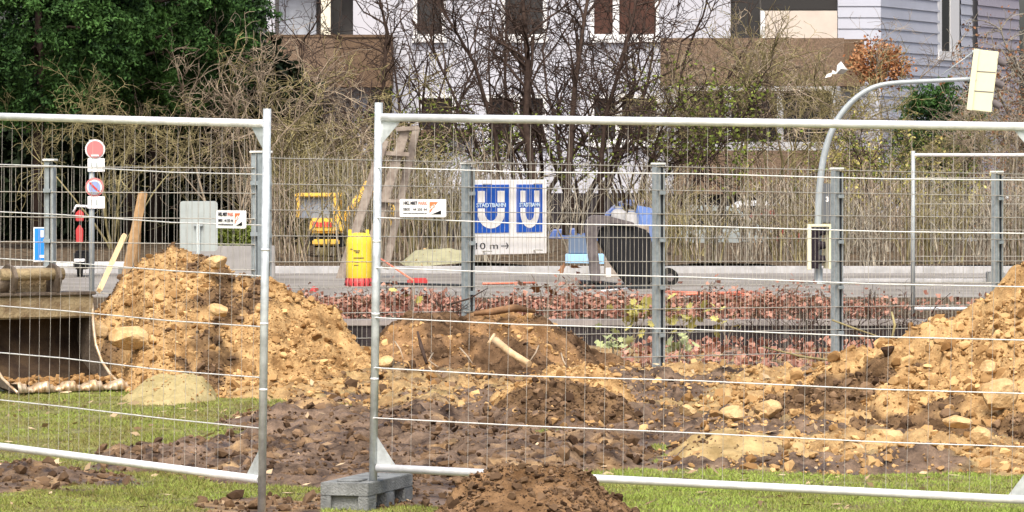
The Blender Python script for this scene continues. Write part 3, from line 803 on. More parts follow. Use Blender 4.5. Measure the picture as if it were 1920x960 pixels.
# twiggy shrubs
bA = bush('bare_shrub', 1, M['bark_olive'], 14, 2.7, lean=.45, levels=((5,.9,.8),(5,.45,1.0),(3,.24,1.1)), r0=.020, curl=.30, grav=.05, rtip=.006)
bB = bush('bare_shrub', 2, M['bark_tan'], 14, 2.7, lean=.35, levels=((5,.9,.8),(5,.45,1.0),(3,.22,1.1)), r0=.018, curl=.28, grav=.03, rtip=.006)
bC = bush('bare_shrub', 3, M['bark_dark'], 7, 3.4, lean=.30, levels=((5,1.1,.7),(5,.55,.8),(4,.3,.9)), r0=.040, curl=.16, grav=.0, rtip=.005)
if 0: bG = bush('leafy_shrub', 4, M['bark_olive'], 10, 2.6, lean=.35, levels=((6,.8,.8),(5,.4,1.0),(3,.25,1.0)), r0=.018, curl=.25, grav=.02, leaves=(2600, .055, M['leafgreen']), rtip=.006)
bO = bush('orange_leaved_shrub', 5, M['bark_tan'], 12, 3.6, lean=.10, levels=((5,.6,.7),(5,.35,.9),(3,.2,1.0)), r0=.018, curl=.2, grav=.0)
_r5 = np.random.default_rng(55); _u = _r5.normal(size=(46, 3)); _u /= np.linalg.norm(_u, axis=1)[:, None]
_cc = _u*_r5.uniform(.35, 1.05, (46, 1))*np.array([.44, .40, .40]) + np.array([.02, 0, 3.22])
_pp = np.repeat(_cc, 62, 0) + _r5.normal(0, .075, (46*62, 3))
leaf_obj('foliage', _pp, .042*_r5.uniform(.6, 1.3, len(_pp)), _r5, M['leaforange'], bO, tint=np.clip(np.repeat(_r5.normal(.5, .25, 46), 62)+_r5.normal(0, .2, len(_pp)), 0, 1))
bY = bush('yellow_leaved_shrub', 6, M['bark_tan'], 9, 2.5, lean=.22, levels=((5,.6,.8),(5,.35,.9),(3,.2,1.0)), r0=.018, curl=.22, grav=.02, leaves=(1900, .05, M['leafyellow']))
bR = bush('rust_leaved_tree', 7, M['bark_grey'], 7, 4.6, lean=.2, levels=((7,.8,.7),(6,.4,.9),(4,.22,1.0)), r0=.05, curl=.18, grav=.01, leaves=(3600, .05, M['leafrust']), rtip=.006)
grp = 'bare shrubs in front of the building'
def ln(i, k): return k
bH = bush('bare_shrub', 8, M['bark_olive'], 8, 3.0, lean=.30, levels=((7,.8,.9),(5,.42,1.1),(3,.22,1.2)), r0=.024, curl=.24, grav=.02, rtip=.0045, t0=.66)
bI = bush('bare_shrub', 9, M['bark_tan'], 8, 3.0, lean=.30, levels=((7,.8,.9),(5,.42,1.1),(3,.22,1.2)), r0=.022, curl=.22, grav=.01, rtip=.0045, t0=.66)
bL = bush('leafy_shrub', 10, M['bark_dark'], 7, 3.0, lean=.28, levels=((6,.7,.8),(5,.38,1.0),(3,.22,1.1)), r0=.022, curl=.2, grav=.0, rtip=.004, t0=.62, leaves=(1700, .045, M['leafgreen']))
spots = [
 (bH, 215, 69, .9, 2.0, 'olive curly twigged shrub above the leaning timber stakes'),
 (bI, 425, 72, 1.15, .9, 'tan twigged shrub left of the brown balcony'),
 (bA, 500, 74, 1.3, 2.9, 'tall curly shrub against the left end of the brown balcony'),
 (bB, 580, 76, 1.3, 3.7, 'tan shrub growing up before the brown upper left balcony'),
 (bA, 655, 75, 1.2, 4.4, 'mossy shrub before the right end of the upper left balcony'),
 (bL, 805, 84, 1.02, .5, 'shrub with green leaves left above the blue railway sign'),
 (bL, 900, 84, 1.0, 2.5, 'green leaved shrub right above the blue railway sign'),
 (bL, 1262, 83, 1.25, 4.0, 'green leaved shrub at the left end of the long brown balcony'),
 (bH, 1400, 86, 1.3, 5.7, 'olive shrub before the middle of the long brown balcony'),
 (bL, 1655, 82, .82, 2.0, 'green tinged shrub right behind the curved traffic light pole'),
 (bH, 1800, 84, .80, 4.9, 'olive shrub under the hanging traffic light'),
 (bI, 1335, 86, 1.3, .2, 'tan shrub left in front of the long brown balcony'),
 (bH, 1480, 87, 1.34, 2.1, 'olive shrub below the cream roller shutter'),
 (bI, 1885, 80, .85, 3.0, 'tan shrub at the right picture edge'),
]
for pr, px, d, s, rz, lab in spots:
    place(pr, (PX(px, d), d, ZP+.02), s, rz, lab, 'shrub', grp)
place(bO, (PX(1645, 97), 97, ZF), 1.42, 0, 'shrub with orange leaves against the pale corner of the building', 'shrub')
place(bY, (PX(1590, 92), 92, ZF), 1.35, 1, 'yellow leaved shrub at the curved traffic light pole', 'shrub', 'yellow leaved shrubs')
place(bY, (PX(1728, 90), 90, ZF), 1.2, 3, 'yellow leaved shrub left of the dark conifer', 'shrub', 'yellow leaved shrubs')
place(bR, (PX(1975, 93), 93, ZF), 1.1, 0, 'rusty brown leaved tree at the right picture edge', 'tree', 'rust leaved trees')
place(bR, (PX(1895, 99), 99, ZF), .80, 2, 'rusty brown leaved tree behind the hanging traffic light', 'tree', 'rust leaved trees')
place(bR, (PX(2030, 90), 90, ZF), 1.1, 4, 'rusty leaved tree just outside the right edge', 'tree', 'rust leaved trees')
# dark bare trees in the centre
gt = 'dark bare trees before the building'
t1 = bC
for px, d, s, rz, lab in ((760, 90, 1.35, .4, 'dark bare tree arching right of the upper left balcony'),
                          (985, 88, 1.55, 3.1, 'tallest dark multi stemmed tree in front of the dark upper window'),
                          (1095, 90, 1.45, 5.2, 'dark bare tree leaning across the two pane window'),
                          (1180, 86, 1.2, 4.1, 'dark bare tree rising behind the black hooded container'),
                          (640, 88, 1.2, 2.7, 'dark bare tree in front of the upper left balcony')):
    place(t1, (PX(px, d), d, ZP), s, rz, lab, 'tree', gt)
# named trunks in the middle
def trunk_tree(pts, r, seed, label):
    root = empty('bare_tree', pts[0], label=label, cat='tree', group='large bare trees in the middle')
    o = Vector(pts[0]); rng = np.random.default_rng(seed)
    MB().tube([Vector(p)-o for p in pts], [r*(1-.7*i/(len(pts)-1)) for i in range(len(pts))], 8).obj('trunk', M['bark_dark'], root)
    A = np.array([[list(Vector(p)-o) for p in pts]])
    s, d = sub(A, 16, rng, .3, 1, .75, .3); p1 = walk(s, d, rng.uniform(.8, 1.7, len(s)), 9, .14, rng)
    s2, d2 = sub(p1, 5, rng, .2, 1, .8, .1); p2 = walk(s2, d2, rng.uniform(.35, .8, len(s2)), 7, .2, rng)
    s3, d3 = sub(p2, 4, rng, .2, 1, .9, .1); p3 = walk(s3, d3, rng.uniform(.15, .4, len(s3)), 5, .25, rng)
    V, Fc = merge([tube_arr(p1, np.full(len(s), r*.35), np.full(len(s), r*.1), 5), tube_arr(p2, np.full(len(s2), r*.16), np.full(len(s2), .006), 4), tube_arr(p3, np.full(len(s3), .007), np.full(len(s3), .004), 3)])
    link('branches', np_mesh('branches', V, Fc, True), root, M['bark_dark'])
d = 80
trunk_tree([P(1015,440,d)-Vector((0,0,0)), P(1000,330,d), P(985,230,d), P(990,120,d), P(980,0,d), P(975,-160,d)], .09, 1, 'straight dark trunk rising above the blue railway sign')
trunk_tree([P(1060,440,d), P(1068,300,d+.3), P(1078,160,d+.5), P(1095,40,d+.6), P(1115,-80,d+.8)], .075, 2, 'dark trunk leaning right beside the two pane window')
trunk_tree([P(1130,440,d), P(1125,330,d), P(1135,220,d-.3), P(1165,120,d-.5), P(1190,20,d-.6), P(1200,-90,d-.6)], .055, 3, 'thin dark trunk curving under the two pane window')
trunk_tree([P(940,440,d), P(930,260,d), P(890,120,d-.3), P(850,50,d-.5), P(815,0,d-.6)], .05, 4, 'dark trunk leaning left above the railway sign')
trunk_tree([P(690,440,76), P(715,230,76), P(725,60,76), P(700,-60,76)], .05, 5, 'thin dark trunk at the right end of the upper left balcony')

# thickets of upright stems
def thicket(seed, mt):
    rng = np.random.default_rng(seed); root = empty('stem_thicket', (0, 0, 0)); n = 24
    st = np.stack([rng.uniform(-.42, .42, n), rng.uniform(-.35, .35, n), np.zeros(n)-.05], 1)
    d = np.stack([rng.normal(0, .11, n), rng.normal(0, .08, n), np.ones(n)], 1)
    p = walk(st, d, rng.uniform(1.2, 2.15, n), 9, .05, rng)
    r_ = rng.uniform(.006, .019, n)
    s, d2 = sub(p, 3, rng, .35, 1, .45, .4); p2 = walk(s, d2, rng.uniform(.25, .6, len(s)), 6, .13, rng)
    s3, d3 = sub(p2, 1, rng, .2, 1, .6, .2); p3 = walk(s3, d3, rng.uniform(.1, .25, len(s3)), 4, .2, rng)
    V, Fc = merge([tube_arr(p, r_, r_*.5, 4), tube_arr(p2, np.full(len(s), .006), np.full(len(s), .004), 3), tube_arr(p3, np.full(len(s3), .005), np.full(len(s3), .003), 3)])
    link('stems', np_mesh('stems', V, Fc, True), root, mt)
    return root
th = [thicket(51, M['bark_tan']), thicket(52, M['bark_olive']), thicket(53, M['bark_grey'])]
names = {0: 'front row', 1: 'back row'}
k = 0
def thick_row(pxs, d, grp, labs, hz=1.0):
    global k
    for px, lab in zip(pxs, labs):
        place(th[k % 3], (PX(px, d), d+random.uniform(-.4, .4), ZP+.05), random.uniform(.92, 1.08), random.choice([0, math.pi, .3, 2.9]), lab, 'shrub', grp, sz=hz*random.uniform(.85, 1.1))
        k += 1
g1 = 'upright stem thickets along the road'
thick_row([530, 655, 690, 745, 815, 875], 63, g1, ['front thicket of upright stems right of the open fence post', 'front stem thicket below the yellow excavator', 'front stem thicket behind the yellow drum', 'front stem thicket right of the yellow drum', 'front stem thicket behind the grey soil mound', 'front stem thicket left of the blue railway sign'], hz=0.86)
thick_row([500, 565, 640, 710, 780, 850, 925], 68, g1, ['rear stem thicket left of the excavator', 'rear stem thicket before the excavator cab', 'rear stem thicket beside the trestle foot', 'rear stem thicket behind the slanting trestle', 'rear stem thicket under the rental sign', 'rear stem thicket left behind the railway sign', 'rear stem thicket hidden behind the railway sign'], hz=0.98)
thick_row([1290, 1365, 1440, 1500, 1600, 1672, 1745, 1815, 1890, 1960], 62, g1, ['front stem thicket right of the black container', 'front stem thicket before the pale cars', 'front stem thicket before the dark red car', 'front stem thicket left of the lower traffic light', 'front stem thicket right of the lower traffic light', 'front stem thicket left of the distant panel post', 'front stem thicket right of the distant panel post', 'front stem thicket above the stone kerb end', 'front stem thicket above the largest soil heap', 'front stem thicket at the right picture edge'], hz=0.62)
thick_row([1050, 1250, 1270, 1455, 1490, 1545, 1630, 1710, 1785, 1860, 1930], 67, g1, ['rear stem thicket left of the black container', 'rear stem thicket behind the tall mesh post', 'rear stem thicket before the silver car', 'rear stem thicket below the long balcony middle', 'rear stem thicket below the long balcony right half', 'rear stem thicket behind the lower traffic light', 'rear stem thicket below the orange leaved shrub', 'rear stem thicket below the small conifer', 'rear stem thicket below the hanging traffic light', 'rear stem thicket below the rusty tree', 'rear stem thicket beside the right picture edge'], hz=0.62)
thick_row([1235, 1250, 1475, 1520, 1560, 1650, 1730, 1820, 1905], 73.5, g1, ['farthest stem thicket behind the tall mesh post', 'farthest stem thicket beside the silver car', 'farthest stem thicket beside the dark red car', 'farthest stem thicket below the balcony shrubs', 'farthest stem thicket behind the curved pole', 'farthest stem thicket below the building corner', 'farthest stem thicket below the conifer', 'farthest stem thicket below the rusty trees', 'farthest stem thicket at the right edge'], hz=0.68)

# low hedge left behind grey wall
rng = np.random.default_rng(8)
hd = empty('low_hedge', (PX(442, 62), 62, ZP), label='low green hedge behind the grey wall at the left', cat='hedge')
nn = 3500; c = rng.uniform([-.32, -.2, .12], [.32, .2, .62], (nn, 3)); leaf_obj('foliage', c, rng.uniform(.02, .05, nn), rng, M['leafgreen'], hd)
b = MB()
for i in range(9): x = -.28+.07*i; b.tube([(x, 0, 0), (x+.02, 0, .5)], .008, 4)
b.obj('stems', M['bark_dark'], hd)
# fallen leaves on the strip
nn = 12000
x_ = rng.uniform(-3.2, 7, nn); y_ = rng.uniform(41.86, 48.5, nn)**1.0
ok = (vnoise(x_, y_, 1.0, 3) + rng.uniform(-.2, .2, nn) > .42) & (rng.uniform(0, 1, nn) < 1 - .75*sstep(2.6, 4.2, x_))
x_, y_ = x_[ok], y_[ok]
pos = np.stack([x_, y_, np.full(len(x_), ZP+.02) + rng.uniform(0, 1, len(x_))**2*.20*vnoise(x_, y_, .5, 71)], 1)
o = leaf_obj('fallen_leaves', pos, rng.uniform(.025, .075, len(x_)), rng, M['redleaf'], None, flat=.3, elong=1.1)
tag(o, 'red and pink fallen leaves covering the strip behind the fence', 'fallen leaves', kind='stuff')
nn = 2500
x_ = rng.uniform(1.0, 6.5, nn); y_ = rng.uniform(35.2, 41.8, nn)
pos = np.stack([x_, y_, -.075 + rng.uniform(0, .09, nn)], 1)
o = leaf_obj('leaf_litter', pos, rng.uniform(.04, .09, nn), rng, M['redleaf'], None, flat=.5, elong=1.1)
tag(o, 'brown red leaf litter at the foot of the low dark wall', 'fallen leaves', kind='stuff')

# ------------------------------------------------------------------ street and road objects
def car(px, dbase, L, Wd, Ht, paint, label, van=False, rz=0):
    root = empty('parked_car', (PX(px, dbase), dbase, ZF), rz, label, 'car', 'cars parked on the side street')
    h = L/2
    low = [(-h, .28), (-h+.02, .62), (-h+.25, .80), (-h*.35, .86), (h-.1, .92), (h, .70), (h, .28)]
    if van: roof = [(-h*.72, .86), (-h*.45, Ht-.05), (-h*.35, Ht), (h-.12, Ht), (h-.04, .9)]
    else: roof = [(-h*.42, .85), (-h*.10, Ht-.05), (.05, Ht), (h*.5, Ht-.04), (h*.86, .9)]
    MB().prism(low, -Wd/2, Wd/2).obj('body', paint, root, bevel=.05)
    MB().prism(roof, -Wd/2+.1, Wd/2-.1).obj('cabin', paint, root, bevel=.04)
    cx = sum(p[0] for p in roof)/len(roof)
    ins = [(cx+(x-cx)*.88, min(max(z, .92), Ht-.12)) for x, z in roof]
    MB().prism(ins, -Wd/2+.085, Wd/2-.085).obj('window', M['pane'], root)
    for sx in (-h*.62, h*.62):
        for sy in (-1, 1):
            wo = MB().tube([(sx, sy*(Wd/2-.17), .31), (sx, sy*(Wd/2+.01), .31)], .31, 18).obj('wheel', M['tyre'], root)
            MB().tube([(sx, sy*(Wd/2-.0), .31), (sx, sy*(Wd/2+.02), .31)], .19, 14).obj('rim', M['greycar'], wo)
    for sy in (-1, 1): MB().box(-h-.01, -h+.06, sy*Wd*.36-.14, sy*Wd*.36+.14, .58, .70).obj('headlight', M['white'], root)
    return root
car(1300, 96, 3.6, 1.7, 1.42, M['greycar'], 'silver car half hidden behind the stem thickets, right of the tall mesh post')
car(1175, 99, 4.0, 1.8, 1.5, M['bluevan'], 'blue car behind the black hooded container')
car(1395, 103, 3.8, 1.7, 1.45, M['whitecar'], 'pale car right of the silver one behind the thicket')
car(1432, 97, 3.4, 1.6, 1.3, M['redcar'], 'dark red car glimpsed through the stems right of the pale car')
car(1880, 98, 4.0, 1.75, 1.6, M['whitecar'], 'white van behind the thicket at the right edge', van=True)

# yellow excavator behind thicket
D2 = 65.5; gx = PX(604, D2)
ex = empty('excavator', (gx, D2, ZP), label='yellow excavator with red lettering behind the stem thicket', cat='excavator')
def q(px, py): return (PX(px, D2)-gx, PZ(py, D2)-ZP)
def qbox(mb, px0, px1, py0, py1, y0, y1):
    a = q(px0, py0); c = q(px1, py1); return mb.box(a[0], c[0], y0, y1, c[1], a[1])
c_ = MB(); qbox(c_, 556, 642, 362, 369, -.5, .5); qbox(c_, 628, 640, 369, 408, -.5, .5); qbox(c_, 559, 565, 369, 408, -.5, .5)
cab = c_.obj('cab', M['cyellow'], ex, bevel=.015)
qbox(MB(), 565, 628, 369, 408, -.42, .42).obj('cab_window', mat('cab_glass', (.22,.25,.30), .15, 0, .6), cab)
qbox(MB(), 584, 650, 408, 436, -.7, .6).obj('body', M['cyellow'], ex, bevel=.04)
b = MB()
for i in range(6):
    x0 = 590+i*6.4; qbox(b, x0, x0+4.6, 414+((i*7) % 3), 424, -.715, -.70)
b.obj('lettering', M['red'], ex)
qbox(MB(), 590, 640, 447, 458, -.8, .8).obj('dozer_blade', M['cyellow'], ex, bevel=.02)
for ty0, ty1 in ((.25, .6), (-.6, -.25)):
    MB().prism([q(592,437), q(645,437), q(655,448), q(645,462), q(592,462), q(582,448)], ty0, ty1).obj('track', M['tyre'], ex)
if 0: b.prism([q(592,437), q(645,437), q(655,448), q(645,462), q(592,462), q(582,448)], .25, .6).prism([q(592,437), q(645,437), q(655,448), q(645,462), q(592,462), q(582,448)], -.6, -.25)
b = MB(); p_ = [q(645,425), q(690,350), q(735,395), q(738,430)]
b.tube([(x, 0, z) for x, z in p_], [.12, .10, .08, .05], 4); b.obj('boom', M['cyellow'], ex)

# pale blue utility box/crate parts by the container
rt = empty('parked_car', (PX(1100, 60.5), 60.5, ZP), label='pale blue plastic crates beside the black hooded container', cat='crates')
rt.name = 'crate_stack'
def cbox(px0, px1, py0, py1, d, dy=.3): 
    return MB().box(PX(px0, d)-PX(1100, 60.5), PX(px1, d)-PX(1100, 60.5), -dy/2, dy/2, PZ(py1, d)-ZP, PZ(py0, d)-ZP)
cbox(1060, 1132, 476, 499, 60.5).obj('crate', mat('sky_blue_plastic', (.35,.62,.90), .45), rt, bevel=.01)
cbox(1078, 1108, 499.5, 508, 60.5, .25).obj('crate', mat('mid_blue_plastic', (.08,.25,.65), .45), rt, bevel=.01)
cbox(1066, 1108, 441, 475.5, 60.5, .2).obj('crate', mat('dim_blue_plastic', (.12,.17,.25), .6), rt, bevel=.012)

# black hooded container on the road
D3 = 54.0; cx0 = PX(1165, D3)
ct = empty('site_container', (cx0, D3, ZP), label='black rounded container with a grey hood standing on the road', cat='container')
def r3(px, py): return (PX(px, D3)-cx0, PZ(py, D3)-ZP)
body = [r3(1118,425), r3(1150,417), r3(1190,424), r3(1215,432), r3(1226,470), r3(1226,520), r3(1212,538), r3(1180,540), r3(1165,525), r3(1140,490), r3(1122,455)]
MB().prism(body, -.3, .3).obj('body', M['black'], ct, bevel=.03)
hood = [r3(1096,428), r3(1100,410), r3(1112,403), r3(1140,405), r3(1190,418), r3(1192,426), r3(1150,420), r3(1122,427), r3(1118,450), r3(1124,500), r3(1126,528), r3(1108,528), r3(1102,470)]
MB().prism(hood, -.36, .36).obj('hood', M['hood'], ct, bevel=.02)
MB().prism([r3(1085,526), r3(1130,528), r3(1185,536), r3(1185,541), r3(1130,534), r3(1085,531)], -.3, .3).obj('skid', M['black'], ct)
wx, wz = r3(1255, 525)
for sy in (-.33, .27):
    wh = MB().tube([(wx, sy, .105), (wx, sy+.08, .105)], .105, 18).obj('wheel', M['tyre'], ct)
    MB().tube([(wx, sy-.005, .105), (wx, sy+.085, .105)], .05, 12).obj('rim', M['hood'], wh)
MB().prism([r3(1222,500), r3(1240,508), r3(1262,515), r3(1262,524), r3(1222,532)], -.22, .22).obj('drawbar', M['hood'], ct, bevel=.01)
wx, wz = r3(1140, 508)
MB().box(wx-.035, wx+.03, -.37, -.34, wz-.06, wz+.05).obj('white_plate', M['white'], ct)

for (px, py, d, w_, h_, lab) in ((1160,405,57.5,30,36,'white sack standing behind the hooded container, the left one'),(1184,408,57.5,26,30,'white sack standing behind the hooded container, the right one')):
    k_ = d/F; o = empty('sack', (PX(px, d), d, PZ(py+h_/2, d)), 0, lab, 'sack', 'white sacks behind the container')
    rr_ = np.random.default_rng(px); mb_ = MB(); mb_.lathe([(w_*k_*.46*(1+.1*rr_.normal()), t*h_*k_) for t in (0,.2,.45,.7)] + [(w_*k_*.22, h_*k_*.88), (w_*k_*.28, h_*k_)], 9)
    mb_.obj('sack_body', M['kerb'], o)
    MB().tube([(0,0,h_*k_*.87),(0,0,h_*k_*.90)], w_*k_*.25, 10).obj('tie', M['bluevan'], o)
o = empty('pallet_stack', (PX(1175, 57.6), 57.6, ZP+.004), 0, 'stack of dark pallets hidden behind the hooded container', 'pallets')
MB().box(-.3,.3,-.15,.3,0,.12).obj('lower_pallet', M['wood'], o); MB().box(-.3,.3,-.15,.3,.125,PZ(424,57.5)-ZP-.004).obj('upper_pallet', M['wood'], o)
o = empty('blue_tarpaulin', (PX(1212, 59), 59, ZP), 0, 'crumpled blue tarpaulin right behind the hooded container', 'tarpaulin')
rr_ = np.random.default_rng(5); V_ = ICO2[0].copy(); V_ = V_*np.array([.24,.2,.48])*(1+.28*rr_.normal(size=(len(V_),1))*.6)+np.array([0,0,.46])
link('sheet', np_mesh('sheet', V_, ICO2[1], False), o, mat('blue_sheet_cover', (.10,.16,.34), .7))
# yellow drum with red base
D4 = 53.5; yx = PX(674, D4)
yd = empty('barrier_drum', (yx, D4, ZP+.004), label='yellow drum with a red base at the foot of the slanting trestle', cat='drum')
hh = PZ(437, D4)-ZP
MB().lathe([(.15,.07),(.165,.10),(.165,.28),(.16,.40),(.165,.52),(.16,hh-.08),(.13,hh-.02),(.05,hh)], 28).obj('drum_body', M['yellow'], yd)
MB().lathe([(.18,0),(.185,.05),(.17,.10),(.1,.11)], 28).obj('base', M['redplastic'], yd)
b = MB()
for i in range(16):
    a = i*2*math.pi/16; b.tube([(.183*math.cos(a), .183*math.sin(a), .01), (.172*math.cos(a), .172*math.sin(a), .10)], .007, 5)
b.obj('base_ribs', M['black'], yd)
b = MB()
for (z, a0, a1) in ((.44,-2.0,-1.5),(.42,-1.85,-1.55),(.46,-2.3,-2.05),(.30,-1.9,-1.55),(.26,-1.95,-1.6),(.35,-2.0,-1.2)):
    vs = []
    for j in range(7):
        a = a0+(a1-a0)*j/6; vs += [(.168*math.cos(a), .168*math.sin(a), z), (.168*math.cos(a), .168*math.sin(a), z+.010)]
    b.add(vs, [(2*j, 2*j+2, 2*j+3, 2*j+1) for j in range(6)])
b.obj('print_marks', M['text'], yd)
for sx in (-.12, .10): MB().box(sx-.02, sx+.02, -.02, .02, hh-.06, hh+.04).obj('lug', M['yellow'], yd)

# slanting wooden trestle
D5 = 57.0
tr = empty('wooden_trestle', (PX(700, D5), D5, ZP), label='tall slanting grey timber trestle with cross rungs behind the yellow drum', cat='trestle')
o5 = Vector((PX(700, D5), D5, ZP))
def beam(a, b_, wd, name, dy=0, mt='wood'):
    a = P(*a, D5)-o5; b_ = P(*b_, D5)-o5; a.y += dy; b_.y += dy
    dirv = (b_-a).normalized(); s_ = Vector((dirv.z, 0, -dirv.x))*wd/2
    m_ = MB(); vs = []
    for yy in (-.035, .035):
        for p in (a+s_, b_+s_, b_-s_, a-s_): vs.append((p.x, p.y+yy, p.z))
    m_.add(vs, [(0,1,2,3),(7,6,5,4),(0,4,5,1),(1,5,6,2),(2,6,7,3),(3,7,4,0)])
    return m_.obj(name, M[mt], tr, bevel=.008)
beam((722,262), (636,532), .12, 'leg', -.15); beam((762,238), (684,500), .125, 'leg', -.05); beam((781,238), (722,505), .10, 'leg', .15)
beam((742,243), (786,240), .06, 'rung', -.1); beam((716,287), (768,290), .06, 'rung', -.12); beam((700,375), (752,378), .05, 'rung', -.12)

# round traffic signs on one pole
D6 = 50.5; o6 = (PX(172, D6), D6, ZP)
sp = empty('sign_pole', o6, label='grey pole carrying two round traffic signs with white plates', cat='traffic sign')
MB().tube([(0,0,-.02), (0,0,PZ(262, D6)-ZP)], .033, 14).obj('pole', M['polegrey'], sp)
def disc(px, py, r, nm, mt, y, parent, n=28):
    x = PX(px, D6)-o6[0]; z = PZ(py, D6)-ZP
    return MB().tube([(x, y, z), (x, y-.012, z)], r, n).obj(nm, mt, parent)
pink = mat('faded_red_sheet', (.62,.20,.20), .5); fblue = mat('faded_blue_sheet', (.28,.36,.62), .5)
s1 = disc(179, 280, .118, 'round_sign', M['white'], -.035, sp); disc(179, 280, .100, 'red_face', pink, -.048, s1)
MB().box(PX(172,D6)-o6[0], PX(186,D6)-o6[0], -.066, -.062, PZ(293,D6)-ZP, PZ(290,D6)-ZP).obj('white_bar', M['white'], s1)
s2 = disc(178, 351, .112, 'round_sign', pink, -.035, sp); disc(178, 351, .088, 'face', M['white'], -.048, s2); disc(178, 351, .072, 'blue_face', fblue, -.061, s2)
x_, z_ = PX(178, D6)-o6[0], PZ(351, D6)-ZP
b = MB(); b.add([(x_-.065,-.078,z_+.05),(x_-.05,-.078,z_+.065),(x_+.065,-.078,z_-.05),(x_+.05,-.078,z_-.065)], [(0,1,2,3)]); b.obj('red_slash', M['red'], s2)
for (y0, y1) in ((297,322),(368,391)):
    pl = MB().box(PX(165,D6)-o6[0], PX(197,D6)-o6[0], -.05, -.04, PZ(y1,D6)-ZP, PZ(y0,D6)-ZP).obj('white_plate', M['white'], sp, bevel=.003)
    b = MB(); zc = (PZ(y0,D6)+PZ(y1,D6))/2-ZP
    for s_ in (-1, 1):
        xx = .025+s_*.03; b.add([(xx,-.053,zc+.03),(xx+.012,-.053,zc+.03),(xx+.012,-.053,zc-.035),(xx,-.053,zc-.035)], [(0,1,2,3)])
    b.obj('plate_print', M['signback'], pl)

# blue information sign at left
D7 = 47.0
bs = empty('information_sign', (PX(84, D7), D7, ZP), label='small blue sign with a white border near the left edge', cat='sign')
x0, x1 = PX(63, D7)-PX(84, D7), PX(105, D7)-PX(84, D7); z0, z1 = PZ(491, D7)-ZP, PZ(426, D7)-ZP
MB().box(x0, x1, -.01, .01, z0, z1).obj('panel', M['white'], bs)
MB().box(x0+.012, x1-.012, -.014, -.0105, z0+.012, z1-.012).obj('blue_face', mat('bright_blue_sheet', (.02,.25,.75), .4), bs)
b = MB()
for (u, v, w_, h_) in ((-.03,.12,.035,.08),(-.03,-.13,.05,.03),(.02,-.10,.03,.05)): 
    zc = (z0+z1)/2; b.box(u-w_/2, u+w_/2, -.018, -.0145, zc+v-h_/2, zc+v+h_/2)
b.obj('white_symbol', M['white'], bs)
MB().tube([(0,.03,-.02),(0,.03,z1-.02)], .02, 10).obj('pole', M['polegrey'], bs)

# grey sign seen from behind
D8 = 46.0; gx8 = PX(372, D8)
gs = empty('traffic_sign', (gx8, D8, ZP), label='large grey back of a rounded rectangular sign above the tall heap', cat='sign')
x0, x1 = PX(337, D8)-gx8, PX(408, D8)-gx8; z0, z1 = PZ(471, D8)-ZP, PZ(377, D8)-ZP; cr = .035
poly = []
for cx_, cz_, a0 in ((x1-cr, z1-cr, 0), (x0+cr, z1-cr, 90), (x0+cr, z0+cr, 180), (x1-cr, z0+cr, 270)):
    for j in range(5): a = math.radians(a0+22.5*j); poly.append((cx_+cr*math.cos(a), cz_+cr*math.sin(a)))
MB().prism(poly, 0, .012).obj('panel', M['signback'], gs)
MB().tube([(0,-.03,-.02),(0,-.03,(z0+z1)/2+.03)], .022, 10).obj('pole', M['signback'], gs)
MB().box(-.05,.05,-.035,-.002,(z0+z1)/2,(z0+z1)/2+.025).obj('clamp', M['polegrey'], gs)

# low grey concrete wall left and white kerb bits
gw = empty('low_wall', (PX(440, 57), 57, ZP), label='low pale grey wall under the green hedge', cat='wall')
MB().box(PX(352,57)-PX(440,57), PX(515,57)-PX(440,57), 0, .15, 0, PZ(461,57)-ZP).obj('wall_slab', mat('grey_render', (.30,.29,.28), .85, var=.12, scale=5), gw, bevel=.01)
kb = empty('kerb_beam', (PX(150, 58), 58, ZP), label='long white beam lying along the far road edge behind the sign pole', cat='beam')
MB().box(PX(85,58)-PX(150,58), PX(235,58)-PX(150,58), 0, .14, PZ(500,58)-ZP, PZ(491,58)-ZP).obj('beam_body', M['frame'], kb, bevel=.01)
for px in (95, 225): MB().box(PX(px,58)-PX(150,58)-.03, PX(px,58)-PX(150,58)+.03, .02, .12, 0, PZ(500,58)-ZP).obj('foot', M['concrete'], kb)
kb = empty('kerb_beam', (PX(1720, 55), 55, ZP), label='pale stone kerb beam with a block end at the right of the road', cat='kerb')
MB().box(PX(1560,55)-PX(1720,55), PX(1852,55)-PX(1720,55), 0, .2, 0, PZ(523,55)-ZP).obj('beam_body', M['kerb'], kb, bevel=.01)
MB().box(PX(1853,54.8)-PX(1720,55), PX(1884,54.8)-PX(1720,55), -.2, .1, 0, PZ(510,54.8)-ZP).obj('end_block', M['concrete'], kb, bevel=.01)
# scooter
D9 = 57.5; sx0 = PX(150, D9)
scr = empty('scooter', (sx0, D9, ZP), label='red and black two wheeler standing left of the sign pole', cat='scooter')
def z9(py): return PZ(py, D9)-ZP
MB().tube([(0,0,z9(470)),(0,.03,z9(390))], .02, 8).obj('steering_column', M['black'], scr)
MB().tube([(-.09,0,z9(398)),(-.05,0,z9(386)),(.10,0,z9(387))], .018, 8).obj('handlebar', M['white'], scr)
MB().prism([(-.05,z9(415)),(.05,z9(415)),(.06,z9(400)),(0,z9(392)),(-.06,z9(400))], -.06, -.02).obj('front_fairing', M['redplastic'], scr, bevel=.01)
MB().prism([(-.045,z9(455)),(.045,z9(455)),(.05,z9(430)),(0,z9(420)),(-.05,z9(430))], -.08, -.03).obj('leg_shield', M['redplastic'], scr, bevel=.01)
MB().tube([(-.03,0,.13),(.03,0,.13)], .13, 20).obj('wheel', M['tyre'], scr)
MB().box(-.07,.07,-.13,-.02,z9(490),z9(485)).obj('number_plate', M['white'], scr)
MB().box(-.1,.1,.05,.5,.1,.35).obj('rear_body', M['black'], scr, bevel=.03)
